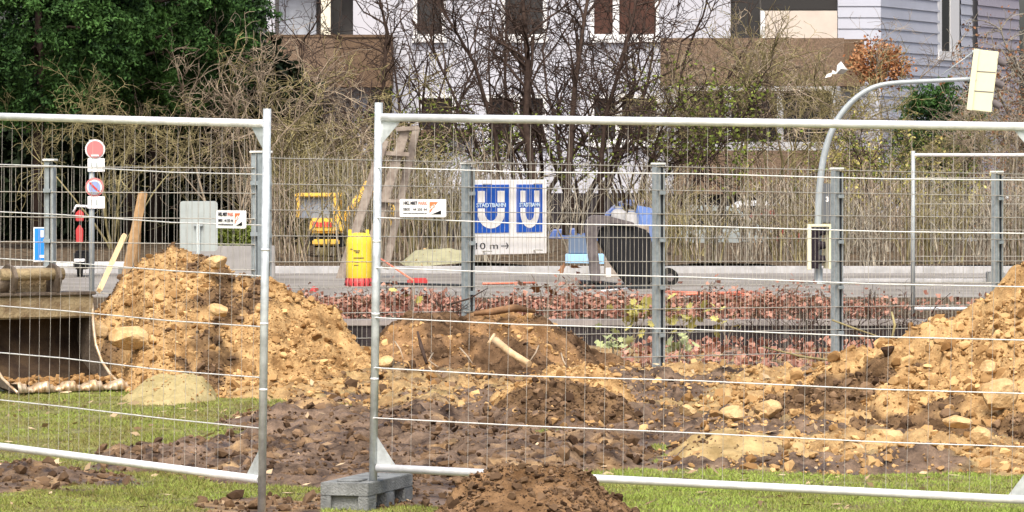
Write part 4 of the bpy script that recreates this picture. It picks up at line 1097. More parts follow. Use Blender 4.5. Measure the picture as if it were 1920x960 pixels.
# wooden stakes
def stake(name, a, b_, da, db, wd, mt, label, grp):
    A_ = P(*a, da); B_ = P(*b_, db); 
    o = MB().tube([Vector((0,0,0)), B_-A_], wd/2, 4).obj(name, mt, None); o.location = A_
    tag(o, label, 'stake', grp)
stake('timber_stake', (186,545), (233,441), 31.9, 32.7, .045, M['newwood'], 'pale new timber stake leaning right out of the heap foot', 'leaning stakes')
stake('timber_stake', (236,520), (268,362), 45.0, 45.4, .10, M['brownwood'], 'long brown timber stake leaning behind the tall heap', 'leaning stakes')
stake('timber_stake', (256,515), (262,370), 45.6, 45.6, .06, M['brownwood'], 'thin upright brown stake behind the leaning brown one', 'leaning stakes')
# distant earth mound on verge
zz = make_pile('verge_mound', 'flat grey green mound on the verge left of the railway sign',
    [(735,505),(755,482),(775,466),(800,462),(850,461),(875,466),(895,500)], 60.5, .8, .8, mat('mossy_mound', (.28,.27,.17), .9, var=.15, scale=6), M['clod'], 808, 60, gz=ZP+.0, rough=.15, res=.03, dark_f=lambda X, Y, Z: 0*X, cat='mound')

# traffic light with curved arm
DT = 54.5; ot = Vector((PX(1535, DT), DT, ZP))
tl = empty('traffic_light', ot, label='traffic light on a tall curved grey pole with two cream signal heads', cat='traffic light')
def q5(px, py, dy=0): v = P(px, py, DT)-ot; v.y += dy; return v
ctrl = [(1534,540),(1534,420),(1538,340),(1548,280),(1566,232),(1592,196),(1625,170),(1665,157),(1740,152),(1822,148)]
pts = []
for i in range(len(ctrl)-1):
    for j in range(4):
        t = j/4; p0 = ctrl[max(i-1,0)]; p1 = ctrl[i]; p2 = ctrl[i+1]; p3 = ctrl[min(i+2,len(ctrl)-1)]
        pts.append(tuple(.5*((2*p1[k_])+(-p0[k_]+p2[k_])*t+(2*p0[k_]-5*p1[k_]+4*p2[k_]-p3[k_])*t*t+(-p0[k_]+3*p1[k_]-3*p2[k_]+p3[k_])*t**3) for k_ in (0,1)))
pts.append(ctrl[-1])
MB().tube([q5(*p) for p in pts], [.050-.024*i/(len(pts)-1) for i in range(len(pts))], 14).obj('pole', M['polegrey'], tl)
MB().tube([q5(1765,141), q5(1827,96)], .008, 6).obj('tie_rod', M['polegrey'], tl)
# hanging head: tilted open back plate
hdm = MB(); pa = [(1829,92),(1873,97),(1859,211),(1815,206)]
def plate(mb, pa, y0, y1):
    vs = [q5(*p, y0) for p in pa] + [q5(*p, y1) for p in pa]
    mb.add(vs, [(0,1,2,3),(7,6,5,4),(0,4,5,1),(1,5,6,2),(2,6,7,3),(3,7,4,0)])
plate(hdm, pa, .0, .10)
head = hdm.obj('signal_head', M['signal'], tl, bevel=.008)
b = MB(); plate(b, [(1826,91),(1836,92),(1822,207),(1812,205)], -.03, .0); b.obj('side_flange', M['signal'], head)
b = MB(); plate(b, [(1824.4,132),(1867,135),(1866.6,137),(1824.2,134)], -.004, .0); plate(b, [(1820,169),(1863,172),(1862.6,174),(1819.8,171)], -.004, .0); b.obj('section_joint', M['shade'], head)
for (px, py) in ((1872,113),(1868,154),(1862,192)):
    b = MB()
    a_ = q5(px, py, .05); e_ = q5(px+14, py+7, .05)
    b.tube([a_, e_], [.05, .045], 12, caps=False); b.tube([a_-Vector((.01,0,0)), a_+Vector((.012,0,0))], .05, 12)
    b.obj('visor', M['hood'], head)
for (px, py) in ((1822,148),(1826,98)): b = MB(); b.tube([q5(px-4, py), q5(px+8, py)], .03, 8); b.obj('bracket', M['polegrey'], tl)
# lower head: frame with black lamp housing and visors pointing right
lowoff = -.13
b = MB(); plate(b, [(1512,420),(1519,420),(1519,505),(1512,505)], lowoff-.06, lowoff+.06); plate(b, [(1553,420),(1565,420),(1564,504),(1552,504)], lowoff-.06, lowoff+.06); plate(b, [(1519,420),(1553,420),(1553,425),(1519,425)], lowoff-.055, lowoff+.06)
lh = b.obj('signal_head', M['signal'], tl, bevel=.006)
b = MB(); plate(b, [(1519.5,426),(1533,426),(1533,503),(1519.5,503)], lowoff-.045, lowoff+.06); b.obj('lamp_housing', M['signalbk'], lh)
for py in (434,460,486):
    b = MB(); b.tube([q5(1531,py,lowoff-.03), q5(1546,py-1,lowoff-.03)], [.060,.046], 12); b.obj('visor', M['signalbk'], lh)
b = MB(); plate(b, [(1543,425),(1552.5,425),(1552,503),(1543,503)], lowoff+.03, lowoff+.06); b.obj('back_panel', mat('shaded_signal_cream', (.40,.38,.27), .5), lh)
cbx = MB(); plate(cbx, [(1541,344),(1561,344),(1561,418),(1541,418)], -.03, .10)
cb = cbx.obj('control_box', mat('dark_grey_box', (.10,.11,.12), .5), tl, bevel=.008)
text_mesh('number', '3', .085, M['white'], cb, T(q5(1551,374).x, -.035, q5(1551,374).z), bold=.004)
MB().lathe([(.09,0),(.09,.02),(.055,.03),(.05,.2)], 16).obj('pole_base', M['polegrey'], tl)

# pipes, tape, bits on the road
def rod(name, a, b_, d0, d1, r_, mt, label, cat_, grp=None, mid=None):
    A_ = P(*a, d0); B_ = P(*b_, d1); ps = [Vector((0,0,0)), B_-A_]
    if mid: ps = [Vector((0,0,0)), P(*mid, (d0+d1)/2)-A_, B_-A_]
    o = MB().tube(ps, r_, 8).obj(name, mt, None); o.location = A_; return tag(o, label, cat_, grp)
gp = groundd
rod('plastic_pipe', (1240,547), (1398,553), gp(547,ZP+.02), gp(553,ZP+.02), .018, M['pipe'], 'longer orange pipe lying on the road right of the container', 'pipe', 'orange pipes')
rod('plastic_pipe', (1255,553), (1412,548), gp(553,ZP+.04), gp(549,ZP+.04), .018, M['pipe'], 'orange pipe crossing over the longer one', 'pipe', 'orange pipes')
rod('plastic_pipe', (905,532), (1005,530), gp(532,ZP+.02), gp(530,ZP+.02), .014, M['pipe'], 'thin orange pipe on the road below the railway sign', 'pipe', 'orange pipes')
rod('black_hose', (712,531), (880,535), gp(531,ZP+.02), gp(535,ZP+.02), .014, M['slot'], 'black hose along the road right of the yellow drum', 'hose')
rod('black_hose', (1085,540), (1240,539), gp(540,ZP+.02), gp(539,ZP+.02), .016, M['slot'], 'black hose on the road below the hooded container', 'hose')
rod('white_bar', (1128,546), (1175,541), gp(546,ZP+.02), gp(541,ZP+.02), .012, M['white'], 'white bar lying in front of the hooded container', 'bar')
rod('warning_tape', (703,478), (775,526), 54.5, 53.5, .012, M['pipe'], 'orange red tape slanting down right of the yellow drum', 'tape')
o = MB().box(-.13,.13,-.08,.08,0,.085).obj('warning_block', M['redplastic'], bevel=.02); o.location = (PX(783,54), 54, ZP+.004); tag(o, 'red block lying right of the yellow drum', 'block')
o = MB().add([(-.05,0,0),(.04,.01,.0),(.06,.0,.05),(.0,.02,.07),(-.03,.0,.03)], [(0,1,2,3,4)]).add([(.0,.02,.01),(.07,.03,.02),(.05,.01,.06)], [(0,1,2)]).obj('red_leaf_scrap', M['redplastic']); o.location = (PX(587,51), 51, ZP+.01); tag(o, 'small red scrap on the pale road left of the drum', 'scrap')
# white scrap caught in twigs
o = MB(); DS = 84.0; os_ = P(1575,130,DS)
def w3(px, py, dy=0): v = P(px, py, DS)-os_; v.y += dy; return v
o.add([w3(1568,138), w3(1570,122,.05), w3(1577,115), w3(1583,124,-.05), w3(1590,131), w3(1581,139,.04), w3(1576,129,-.09)], [(0,1,6),(1,2,6),(2,3,6),(3,4,6),(4,5,6),(5,0,6)])
o.add([w3(1547,146), w3(1551,139,.04), w3(1561,136), w3(1558,143,-.04)], [(0,1,2,3)]); o.add([w3(1559,138), w3(1561,131), w3(1571,137), w3(1566,139)], [(0,1,2,3)])
o = o.obj('white_scrap', M['frame']); o.location = os_; tag(o, 'crumpled white scrap caught in the twigs before the long balcony', 'scrap')

# ------------------------------------------------------------------ distant temporary panel at right
DB = 42.4; ob = Vector((PX(1712, DB), DB, ZP))
dp = empty('site_fence_panel', ob, label='distant temporary fence panel behind the right soil heap', cat='fence panel', group='temporary site fence panels')
hp = PZ(283, DB)-ZP
for x in (0, 3.3): MB().tube([(x,0,0),(x,0,hp)], .021, 10).obj('post', M['polegrey'], dp)
MB().tube([(0,0,hp-.04),(3.3,.0,hp-.045)], .018, 10).obj('top_rail', M['galvlight'], dp)
MB().tube([(0,0,.12),(3.3,.0,.12)], .018, 10).obj('bottom_rail', M['galvlight'], dp)
b = MB()
for i in range(1, 33): b.tube([(i*.1,0,.12),(i*.1,0,hp-.05)], .0018, 4, caps=False)
for i in range(1, 6): b.tube([(0,0,.12+.26*i),(3.3,0,.12+.26*i)], .003, 4, caps=False)
b.obj('wire_mesh', M['rod'], dp)

# ------------------------------------------------------------------ back mesh fence
def fence_run(name, label, pA, pB, topA, topB, posts, ztop_posts):
    """pA,pB world xy ; z of the top rod at both ends; posts: fractions"""
    A_ = Vector((pA[0], pA[1], 0)); B_ = Vector((pB[0], pB[1], 0)); Lr = (B_-A_).length; u = (B_-A_)/Lr
    root = empty(name, A_, math.atan2(u.y, u.x), label, 'fence', 'rod mesh fences behind the soil heaps')
    ss = sorted(s for s, _ in posts)
    bounds = [0] + [s for s in ss if .05 < s < Lr-.05] + [Lr]
    for i in range(len(bounds)-1):
        a, b_ = bounds[i], bounds[i+1]
        z = lambda s: topA + (topB-topA)*s/Lr
        m_ = MB(); n_ = int((b_-a)/.05)
        for j in range(n_):
            s = a + (j+.5)*(b_-a)/n_; m_.tube([(s,-.0,z(s)-1.75),(s,-.0,z(s)+.02)], .0019, 4, caps=False)
        for kk in range(9):
            for yy in (-.006, .006): m_.tube([(a,yy,z(a)-.2*kk),(b_,yy,z(b_)-.2*kk)], .0034, 4, caps=False)
        m_.obj('mesh_panel', M['rod'], root)
    for s, zt_ in posts:
        pm = MB().box(s-.038, s+.012, .012, .075, -.3, zt_); po = pm.obj('post', M['post'], root, bevel=.004)
        MB().box(s+.013, s+.022, -.002, .07, -.3, zt_-.02).obj('clamp_strip', M['slot'], po)
        MB().box(s+.023, s+.047, .0, .06, -.3, zt_-.03).obj('cover_bar', M['post'], po, bevel=.003)
        MB().box(s-.046, s+.054, -.005, .085, zt_, zt_+.018).obj('post_cap', M['cap'], po, bevel=.004)
        for kk in range(5): MB().box(s-.03, s+.03, -.022, -.008, zt_-.25-.4*kk, zt_-.22-.4*kk).obj('bolt_clamp', M['post'], po)
    return root
def ppm_main(px): return 241-(px-600)*32/1120
def W2(px): d = F/ppm_main(px); return (PX(px, d), d)
def dist(a, b_): return math.hypot(a[0]-b_[0], a[1]-b_[1])
pA, pB = W2(492), W2(2060)
posts = [(.05, PZ(287, F/ppm_main(492)))]
for px, py in ((883,308),(1240,309),(1575,318),(1875,324)):
    w_ = W2(px); posts.append((dist(pA, w_), PZ(py, w_[1])+0))
fence_run('rod_mesh_fence', 'long grey rod mesh fence with square posts running behind the heaps to the right', pA, pB, PZ(296, pA[1]), 1.60, posts, None)
pC, pD = (PX(-330, 34.6), 34.6), (PX(478, 33.45), 33.45)
L_ = dist(pC, pD); pm_ = (PX(90, 34.0), 34.0)
fence_run('rod_mesh_fence', 'grey rod mesh fence section behind the excavator bucket at the left', pC, pD, 1.71, 1.696, [(dist(pC, pm_), PZ(302, 34.0)), (L_, PZ(287, 33.45)), (.05, 1.75)], None)

# ------------------------------------------------------------------ railway sign on the back fence
wl = W2(945); ang = math.atan2(pB[1]-pA[1], pB[0]-pA[0])
c0 = Vector((wl[0], wl[1]+.06, 0)); 
us = empty('railway_sign', (c0.x, c0.y, 0), ang, 'white station sign with two blue U panels and an arrow, hung on the mesh fence', 'sign')
ca = math.cos(ang)
def sx(px):  # local x on the sign plane for a photo column
    k_ = (px-960)/F; return (k_*c0.y - c0.x)/(ca - k_*math.sin(ang))
def sz(px, py): s_ = sx(px); d_ = c0.y + math.sin(ang)*s_; return PZ(py, d_)
zt1, zb1 = sz(945, 338), sz(945, 479)
zb1 += 0
xa, xb = sx(872), sx(1024)
dsp = sz(1024, 338)-zt1
MB().box(xa, xb, -.008, .008, sz(945,477), sz(945,337)).obj('board', M['white'], us, bevel=.004)
def upanel(px0, px1, nm, clip=True):
    x0, x1 = sx(px0), sx(px1); w_ = x1-x0; z1_, z0_ = sz(945,346), sz(945,436); h_ = z1_-z0_; cx_ = (x0+x1)/2
    pn = MB().box(x0, x1, -.0125, -.0082, z0_, z1_).obj('blue_panel', M['blue'], us)
    # U shape
    wo, wi = w_*.37, w_*.17; zt_ = z1_-h_*.13; zc_ = z0_+h_*.42; zbx = z0_+h_*.09
    ro = (zc_-zbx); ri = ro*.52
    m_ = MB(); y_ = -.0145; n_ = 18; vs = []
    zt2 = z0_+h_*.51
    vs += [(cx_-wo,y_,zt2),(cx_-wi,y_,zt2)]
    for j in range(n_+1):
        a = math.pi + math.pi*j/n_; vs += [(cx_+wo*math.cos(a), y_, zc_+ro*math.sin(a)), (cx_+wi*math.cos(a), y_, zc_+ri*math.sin(a))]
    vs += [(cx_+wo,y_,zt2),(cx_+wi,y_,zt2)]
    nn_ = len(vs)//2
    m_.add(vs, [(2*j, 2*j+1, 2*j+3, 2*j+2) for j in range(nn_-1)])
    for s_ in (-1, 1):
        xx = sorted((cx_+s_*wo, cx_+s_*wi)); m_.add([(xx[0],y_,z0_+h_*.63),(xx[1],y_,z0_+h_*.63),(xx[1],y_,zt_),(xx[0],y_,zt_)], [(0,1,2,3)])
    m_.obj('letter_u', M['white'], pn)
    text_mesh('band_text', 'STADTBAHN', h_*.115, mat('pale_blue_print', (.62,.80,.95), .5), pn, T(cx_, -.0150, z0_+h_*.57), width=w_*.80, bold=.0012)
upanel(884.0, 953, 'a'); upanel(967, 1015, 'b')
text_mesh('distance_text', '110 m', .075, M['text'], us, T((sx(878)+sx(930))/2, -.0095, sz(945,461)), width=sx(930)-sx(877))
b = MB(); xa_, xb_ = sx(938), sx(952); zc_ = sz(945,461); 
b.box(xa_, xb_-.008, -.0105, -.0085, zc_-.003, zc_+.003)
b.add([(xb_-.03,-.0105,zc_+.024),(xb_-.022,-.0105,zc_+.026),(xb_+.002,-.0105,zc_),(xb_-.022,-.0105,zc_-.026),(xb_-.03,-.0105,zc_-.024),(xb_-.010,-.0105,zc_)], [(0,1,2,5),(5,2,3,4)])
b.obj('arrow', M['text'], us)
for px in (905, 1000):
    for py in (345, 470): MB().box(sx(px)-.008, sx(px)+.008, -.10, -.009, sz(945,py)-.004, sz(945,py)+.004).obj('fixing', M['rod'], us)

# ------------------------------------------------------------------ front temporary fence panels
def panel(name, label, foot, u, roll, Lp, sz_px, npost_ext, vs_step):
    ang_ = math.atan2(u[1], u[0])
    root = empty(name, foot, 0, label, 'fence panel', 'temporary site fence panels')
    root.rotation_mode = 'QUATERNION'
    q_ = Matrix.Rotation(ang_, 4, 'Z') @ Matrix.Rotation(roll, 4, 'Y')
    root.rotation_quaternion = q_.to_quaternion()
    for x in (0, Lp):
        po = MB().tube([(x,0,0),(x,0,2.03)], .0205, 16).obj('post', M['galv'], root)
        for zz_ in (.95, 1.32, .62): MB().tube([(x,0,zz_),(x,0,zz_+.012)], .0212, 16).obj('weld_mark', M['galvlight'], po)
    MB().tube([(.02,0,1.955),(Lp-.02,0,1.955)], .0205, 16).obj('top_rail', M['galvlight'], root)
    MB().tube([(.02,0,.175),(Lp-.02,0,.175)], .0205, 16).obj('bottom_rail', M['galvlight'], root)
    b = MB(); n_ = int(Lp/vs_step)
    rr_ = random.Random(3)
    for i in range(1, n_):
        x = i*Lp/n_; b.tube([(x,-.004,.175),(x+rr_.uniform(-.004,.004),-.004+rr_.uniform(-.006,.006),1.0),(x,-.004,1.955)], .0011, 5, caps=False)
    b.obj('upright_wires', M['vwire'], root); b = MB()
    for k_ in range(1, 7):
        z_ = 1.955 - k_*.2543; b.tube([(.01,-.02,z_),(Lp*.23,-.018,z_-.006-.003*(k_%3)),(Lp*.5,-.023,z_-.004+.003*(k_%2)),(Lp*.78,-.018,z_-.008),(Lp-.01,-.02,z_)], .0034, 6, caps=False)
        b.tube([(.005,0,z_),(.005,-.02,z_)], .004, 5)
    b.obj('cross_wires', M['wire'], root)
    for x, sg in ((.02, 1), (Lp-.02, -1)):
        for z0_, z1_ in ((.196,.33),(1.935,1.82)):
            MB().add([(x,0,z0_),(x+sg*.10,0,z0_),(x,0,z1_),(x,.003,z0_),(x+sg*.10,.003,z0_),(x,.003,z1_)], [(0,1,2),(5,4,3),(0,3,4,1),(1,4,5,2),(2,5,3,0)]).obj('corner_plate', M['galv'], root)
    return root
dL = 21.33
pl_ = panel('site_fence_panel', 'left temporary fence panel with its free post beside the opening', (PX(490.5, dL), dL, 0), (-.664, .748), -.020, 3.5, None, 0, .092)
dR = 21.68
pr_ = panel('site_fence_panel', 'right temporary fence panel standing in the concrete block', (PX(699, dR), dR, .035), (.921, -.389), .0165, 3.46, None, 0, .104)
pl_.rotation_quaternion = (Matrix.Rotation(math.atan2(.748, -.664), 4, 'Z') @ Matrix.Rotation(-.022, 4, 'Y')).to_quaternion()

# rental signs
def rental(root, label, s0_, s1_, z0_, z1_, side):
    """sign hung on a panel: local s range and z range; side = -1 in front of the mesh on local -y"""
    mw = root.matrix_basis
    bpy.context.view_layer.update()
    mw = root.matrix_world.copy()
    c_ = mw @ Vector(((s0_+s1_)/2, 0, (z0_+z1_)/2))
    xdir = (mw.to_3x3() @ Vector((1, 0, 0))).normalized()
    if xdir.x < 0: xdir = -xdir
    ydir = Vector((0,0,1)).cross(xdir).normalized()
    e = empty('rental_sign', c_ - ydir*.035, math.atan2(xdir.y, xdir.x), label, 'sign', 'rental firm signs on the temporary panels')
    W_, Hh = abs(s1_-s0_)/2, (z1_-z0_)/2
    poly = []; cr = .008
    for cx_, cz_, a0 in ((W_-cr, Hh-cr, 0), (-W_+cr, Hh-cr, 90), (-W_+cr, -Hh+cr, 180), (W_-cr, -Hh+cr, 270)):
        for j in range(4): a = math.radians(a0+30*j); poly.append((cx_+cr*math.cos(a), cz_+cr*math.sin(a)))
    MB().prism(poly, -.003, .003).obj('board', M['white'], e)
    text_mesh('text', 'HKL MIET', Hh*.50, M['text'], e, T(-W_*.53, -.0045, Hh*.55), width=W_*.60, bold=.0008)
    text_mesh('red_text', 'PARK', Hh*.50, mat('faded_red_print', (.75,.30,.24), .5), e, T(-W_*.0, -.0045, Hh*.55), width=W_*.38, bold=.0008)
    text_mesh('phone_text', '0800 - 44 555 44', Hh*.44, M['text'], e, T(-W_*.33, -.0045, -Hh*.15), width=W_*1.02)
    text_mesh('web_text', 'www.hkl-baumaschinen.de', Hh*.24, M['text'], e, T(-W_*.33, -.0045, -Hh*.58), width=W_*1.02)
    lx0, lx1, lz0, lz1 = W_*.30, W_*.80, -Hh*.68, Hh*.70
    lg = MB().add([(lx0,-.0046,lz0),(lx1,-.0046,lz0),(lx1,-.0046,lz1),(lx0,-.0046,lz1)], [(0,1,2,3)]).obj('emblem', M['white'], e)
    MB().add([(lx0,-.0052,lz0+.1*Hh),(lx0,-.0052,lz1),(lx0+(lx1-lx0)*.75,-.0052,lz1)], [(0,1,2)]).obj('emblem_orange', M['orange'], lg)
    MB().add([(lx0+.1*W_,-.0052,lz0),(lx1,-.0052,lz0),(lx1,-.0052,lz0+Hh*.45)], [(0,1,2)]).obj('emblem_black', M['black'], lg)
    text_mesh('emblem_text', 'HKL', Hh*.5, M['white'], lg, T((lx0+lx1)/2-.1*W_, -.0060, .12*Hh) @ Matrix.Rotation(math.radians(-35), 4, 'Y'), width=W_*.34)
    return e
rental(pr_, 'wide white rental firm sign on the right panel, left of the blue station sign', .142, .398, 1.455, 1.545, -1)
rental(pl_, 'narrower white rental firm sign hanging near the post of the left panel', .115, .355, 1.425, 1.515, 1)

# concrete foot
fc = empty('fence_foot', (PX(690, 21.52), 21.52, .0), math.radians(90-17), 'grey concrete block foot holding the right fence panel', 'concrete block')
b = MB(); Lb, Wb = .72, .255
b.box(0, Lb, 0, Wb, .075, .142)
for xx0, xx1 in ((0,.13),(.29,.42),(.58,.72)):
    b.box(xx0, xx1, 0, .055, -.03, .075); b.box(xx0, xx1, Wb-.055, Wb, -.03, .075)
b.box(.03, Lb-.03, .05, Wb-.05, -.03, .074)
b.obj('block', M['concrete'], fc, bevel=.004)
b = MB(); b.box(.06,.20,.07,.19,.142,.150); b.obj('raised_pad', M['concrete'], fc, bevel=.003)
for xx in (.27, .45): MB().tube([(xx,.12,.1415),(xx,.12,.1435)], .026, 16).obj('socket_hole', M['slot'], fc)

# ------------------------------------------------------------------ excavator bucket
fw = Vector((.57, -.82, 0)); rg = Vector((.82, .57, 0))
DBk = 30.2
lip_l = Vector((PX(32, DBk), DBk, .115))     # left end of the cutting edge
wdt = .86
eb = empty('excavator_bucket', lip_l, 0, 'muddy excavator bucket with its opening facing the camera, lying at the left edge', 'excavator bucket')
R3 = Matrix(((rg.x, -fw.x, 0, 0), (rg.y, -fw.y, 0, 0), (0, 0, 1, 0), (0, 0, 0, 1)))   # local: x along width, -y forward
# profile points: (fwd relative to the lip, z)
def pr(a, z): return (a, z)
inner = [(0,.02),(-.20,.03),(-.42,.07),(-.60,.18),(-.68,.34),(-.66,.50),(-.56,.60),(-.50,.64)]
def bent(prof, x0, x1, th, name, mt):
    m_ = MB(); n_ = len(prof); vs = []
    nr = []
    for i, (a, z) in enumerate(prof):
        a0, z0_ = prof[max(i-1,0)]; a1, z1_ = prof[min(i+1,n_-1)]; tx, tz = a1-a0, z1_-z0_; l_ = math.hypot(tx, tz); nr.append((-tz/l_*-1, tx/l_*-1))
    for x in (x0, x1):
        for (a, z) in prof: vs.append((x, -a, z))
        for (a, z), (nx_, nz_) in zip(prof, nr): vs.append((x, -(a-nx_*th*-1), z-abs(nz_)*0+nz_*th*-1*0 - (0)))
    o = 2*n_
    for i in range(n_-1):
        m_.add([vs[i], vs[i+1], vs[o+i+1], vs[o+i]], [(0,1,2,3)])
    return m_.obj(name, mt, eb, M=R3)
b = MB()
vs = [(x, -a, z) for x in (0.0, wdt) for (a, z) in inner]; n_ = len(inner)
b.add(vs, [(i, i+1, n_+i+1, n_+i) for i in range(n_-1)], True)
sh = b.obj('bucket_shell', M['inner'], eb, M=R3)
sm_ = sh.modifiers.new('thick', 'SOLIDIFY'); sm_.thickness = .022; sm_.offset = 1
front = [(-.50,.665),(-.47,.55),(-.455,.42),(-.42,.30),(-.33,.18),(-.20,.09),(-.05,.03),(0.03,.0)]
side = inner[1:] + front[:-1] 
for x in (-.022, wdt):
    poly = [(-a, z) for a, z in ([(0.03,.0)] + inner[1:] + front[:-1])]
    m_ = MB(); k_ = len(poly)
    m_.add([(x, y, z) for y, z in poly] + [(x+.022, y, z) for y, z in poly], [tuple(range(k_)), tuple(range(2*k_-1, k_-1, -1))] + [(i, (i+1) % k_, (i+1) % k_+k_, i+k_) for i in range(k_)])
    sp_ = m_.obj('side_plate', M['rust'], eb, M=R3)
    MB().tube([(x+.011, -a-.004, z) for a, z in front], [.012]*len(front), 6).obj('side_edge', M['worn'], sp_, M=R3)
MB().box(-.02, wdt+.02, .46, .52, .50, .665).obj('top_beam', M['clay'], eb, bevel=.012, M=R3)
MB().box(-.03, wdt+.03, .44, .70, .665, .69).obj('top_flange', M['rust'], eb, bevel=.006, M=R3)
b = MB(); n_ = 60; vs = []
for i in range(n_+1):
    x = -.02+(wdt+.04)*i/n_; wv_ = .5+.5*math.sin(i/n_*math.pi*2*4.4+.8); wv2 = .012*math.sin(i*1.7)
    vs += [(x, -.035-.03*wv_-wv2, .0), (x, -.02-.03*wv_, .025+.045*wv_+wv2), (x, .07, .03+.035*wv_), (x, .09, .0)]
b.add(vs, [(4*i+j, 4*i+(j+1) % 4, 4*i+4+(j+1) % 4, 4*i+4+j) for i in range(n_) for j in range(4)], True)
b.obj('cutting_edge', M['worn'], eb, M=R3)
for x in (.20, .56):
    m_ = MB(); ear = [(-.44,.69),(-.40,.80),(-.44,.87),(-.54,.90),(-.62,.86),(-.68,.74),(-.68,.69)]
    poly = [(-a, z) for a, z in ear]; k_ = len(poly)
    m_.add([(x, y, z) for y, z in poly] + [(x+.03, y, z) for y, z in poly], [tuple(range(k_)), tuple(range(2*k_-1, k_-1, -1))] + [(i, (i+1) % k_, (i+1) % k_+k_, i+k_) for i in range(k_)])
    m_.obj('hinge_ear', M['rust'], eb, bevel=.004, M=R3)
MB().tube([(.12,.50,.82),(.64,.50,.82)], .045, 16).obj('hinge_pin', M['clay'], eb, M=R3)
MB().tube([(.06,.56,.76),(.20,.56,.76)], .085, 16).obj('hinge_boss', M['rust'], eb, M=R3)
MB().box(.23,.56,.60,.62,.69,.80).obj('hinge_gusset', M['clay'], eb, M=R3)
# soil left inside
rng = np.random.default_rng(77); nn = 260
c = np.stack([rng.uniform(.02, wdt-.02, nn), rng.uniform(.05, .45, nn), rng.uniform(.03, .07, nn)], 1)
V, Fc, tn = scatter_rocks(c, rng.uniform(.012, .045, nn), rng)
me = np_mesh('soil_inside', V, Fc, False, {'tint': tn*.5}); me.transform(R3); o = link('soil_inside', me, eb, M['clod']); o['kind'] = 'stuff'

# ------------------------------------------------------------------ single rocks, logs, roots
def rock(px, py, d, w_px, h_px, seed, label, mt='rock'):
    rng_ = np.random.default_rng(seed); V = ICO2[0].copy()
    bm = bmesh.new(); bmesh.ops.create_icosphere(bm, subdivisions=3, radius=1)
    V = np.array([v.co[:] for v in bm.verts])
    for _k in range(9):
        nrm = rng_.normal(size=3); nrm /= np.linalg.norm(nrm); c_ = rng_.uniform(.55, .85); dd = V @ nrm; V = V - np.clip(dd-c_, 0, None)[:, None]*nrm*.95
    V += .05*np.stack([fbm(V[:, 0]*3, V[:, 1]*3+V[:, 2]*2, .8, 3, seed+i) for i in range(3)], 1)
    ppm_ = F/d
    mx = np.abs(V).max(0); V = V/mx*np.array([w_px/2/ppm_, w_px/2.4/ppm_, h_px/2/ppm_])
    for v, c_ in zip(bm.verts, V): v.co = c_
    me = bpy.data.meshes.new('loose_rock'); bm.to_mesh(me); bm.free()
    o = link('loose_rock', me, None, M[mt]); o.location = P(px, py, d); o.rotation_euler = (0, rng_.uniform(-.15, .15), 0)
    tag(o, label, 'rock', 'loose rocks on the heaps')
rock(1663, 822, 25.6, 64, 38, 1, 'pale flat topped rock half out of the foot of the largest heap')
rock(245, 632, 30.9, 84, 50, 2, 'big sandy rock low on the tall heap right of the bucket')
rock(182, 618, 31.3, 46, 36, 3, 'angular rock on the tall heap just right of the bucket')
rock(1868, 738, 26.3, 84, 62, 4, 'largest slab like rock on the right heap')
rock(1838, 822, 25.4, 44, 44, 5, 'angular rock at the right foot of the largest heap')
rock(1795, 790, 25.6, 58, 26, 6, 'thin pale slab rock sticking out over a hollow')
rock(1600, 845, 25.3, 34, 30, 7, 'small brown rock at the lawn edge left of the pale rock', 'rock')
rock(1760, 855, 25.1, 44, 22, 8, 'low brown rock at the lawn edge below the slab')
rock(1372, 778, 26.6, 50, 36, 9, 'rounded sandy rock at the left end of the largest heap')
rock(1440, 768, 26.8, 54, 38, 10, 'sandy rock leaning beside the rounded one')
rock(722, 678, 31.9, 36, 26, 11, 'pale stone right behind the concrete block post')
rock(405, 492, 31.9, 44, 26, 12, 'rock slab on the shoulder of the tall heap')
rock(1290, 768, 27.2, 36, 24, 13, 'sandy rock between the clod heap and the largest heap')
rock(410, 582, 31.0, 44, 26, 14, 'rock in the middle of the tall heap')
rock(1855, 688, 27.0, 34, 28, 15, 'rock high on the largest heap above the slab rock')
def stick(name, ptsd, r_, mt, label, cat_, grp=None, n=8):
    A_ = P(*ptsd[0]); o = MB().tube([P(*p)-A_ for p in ptsd], r_, n).obj(name, mt, None); o.location = A_; tag(o, label, cat_, grp); return o
stick('cut_log', [(928,638,32.1),(958,662,31.9),(992,682,31.7)], [.030,.028,.024], M['palelog'], 'pale peeled log lying on the dark earth heap', 'log', n=12)
stick('wood_piece', [(916,645,32.2),(927,627,32.3)], [.014,.012], M['palelog'], 'short white wood piece above the pale log', 'wood')
stick('root', [(888,588,33.1),(925,584,33.1),(965,577,33.2),(1003,584,33.3)], [.018,.028,.030,.014], M['rootwood'], 'thick brown root along the top of the dark earth heap', 'root', 'roots in the dirt')
stick('root', [(783,622,32.4),(790,650,32.3),(800,682,32.2)], [.008,.016,.012], M['bark_dark'], 'dark upright root in the face of the dark earth heap', 'root', 'roots in the dirt')
stick('root', [(1612,838,25.4),(1628,862,25.2)], [.022,.018], M['palelog'], 'thick light brown root end at the lawn edge', 'root', 'roots in the dirt')
stick('branch', [(838,572,33.2),(880,560,33.3),(915,540,33.5)], [.008,.007,.003], M['bark_dark'], 'thin dark branch pointing up right from the dark earth heap', 'branch', 'branches on the heaps')
stick('branch', [(1585,690,33.4),(1620,668,33.6),(1670,654,33.7),(1705,652,33.8)], [.006,.008,.008,.004], M['bark_olive'], 'long bent branch arching over the fence foot', 'branch', 'branches on the heaps')
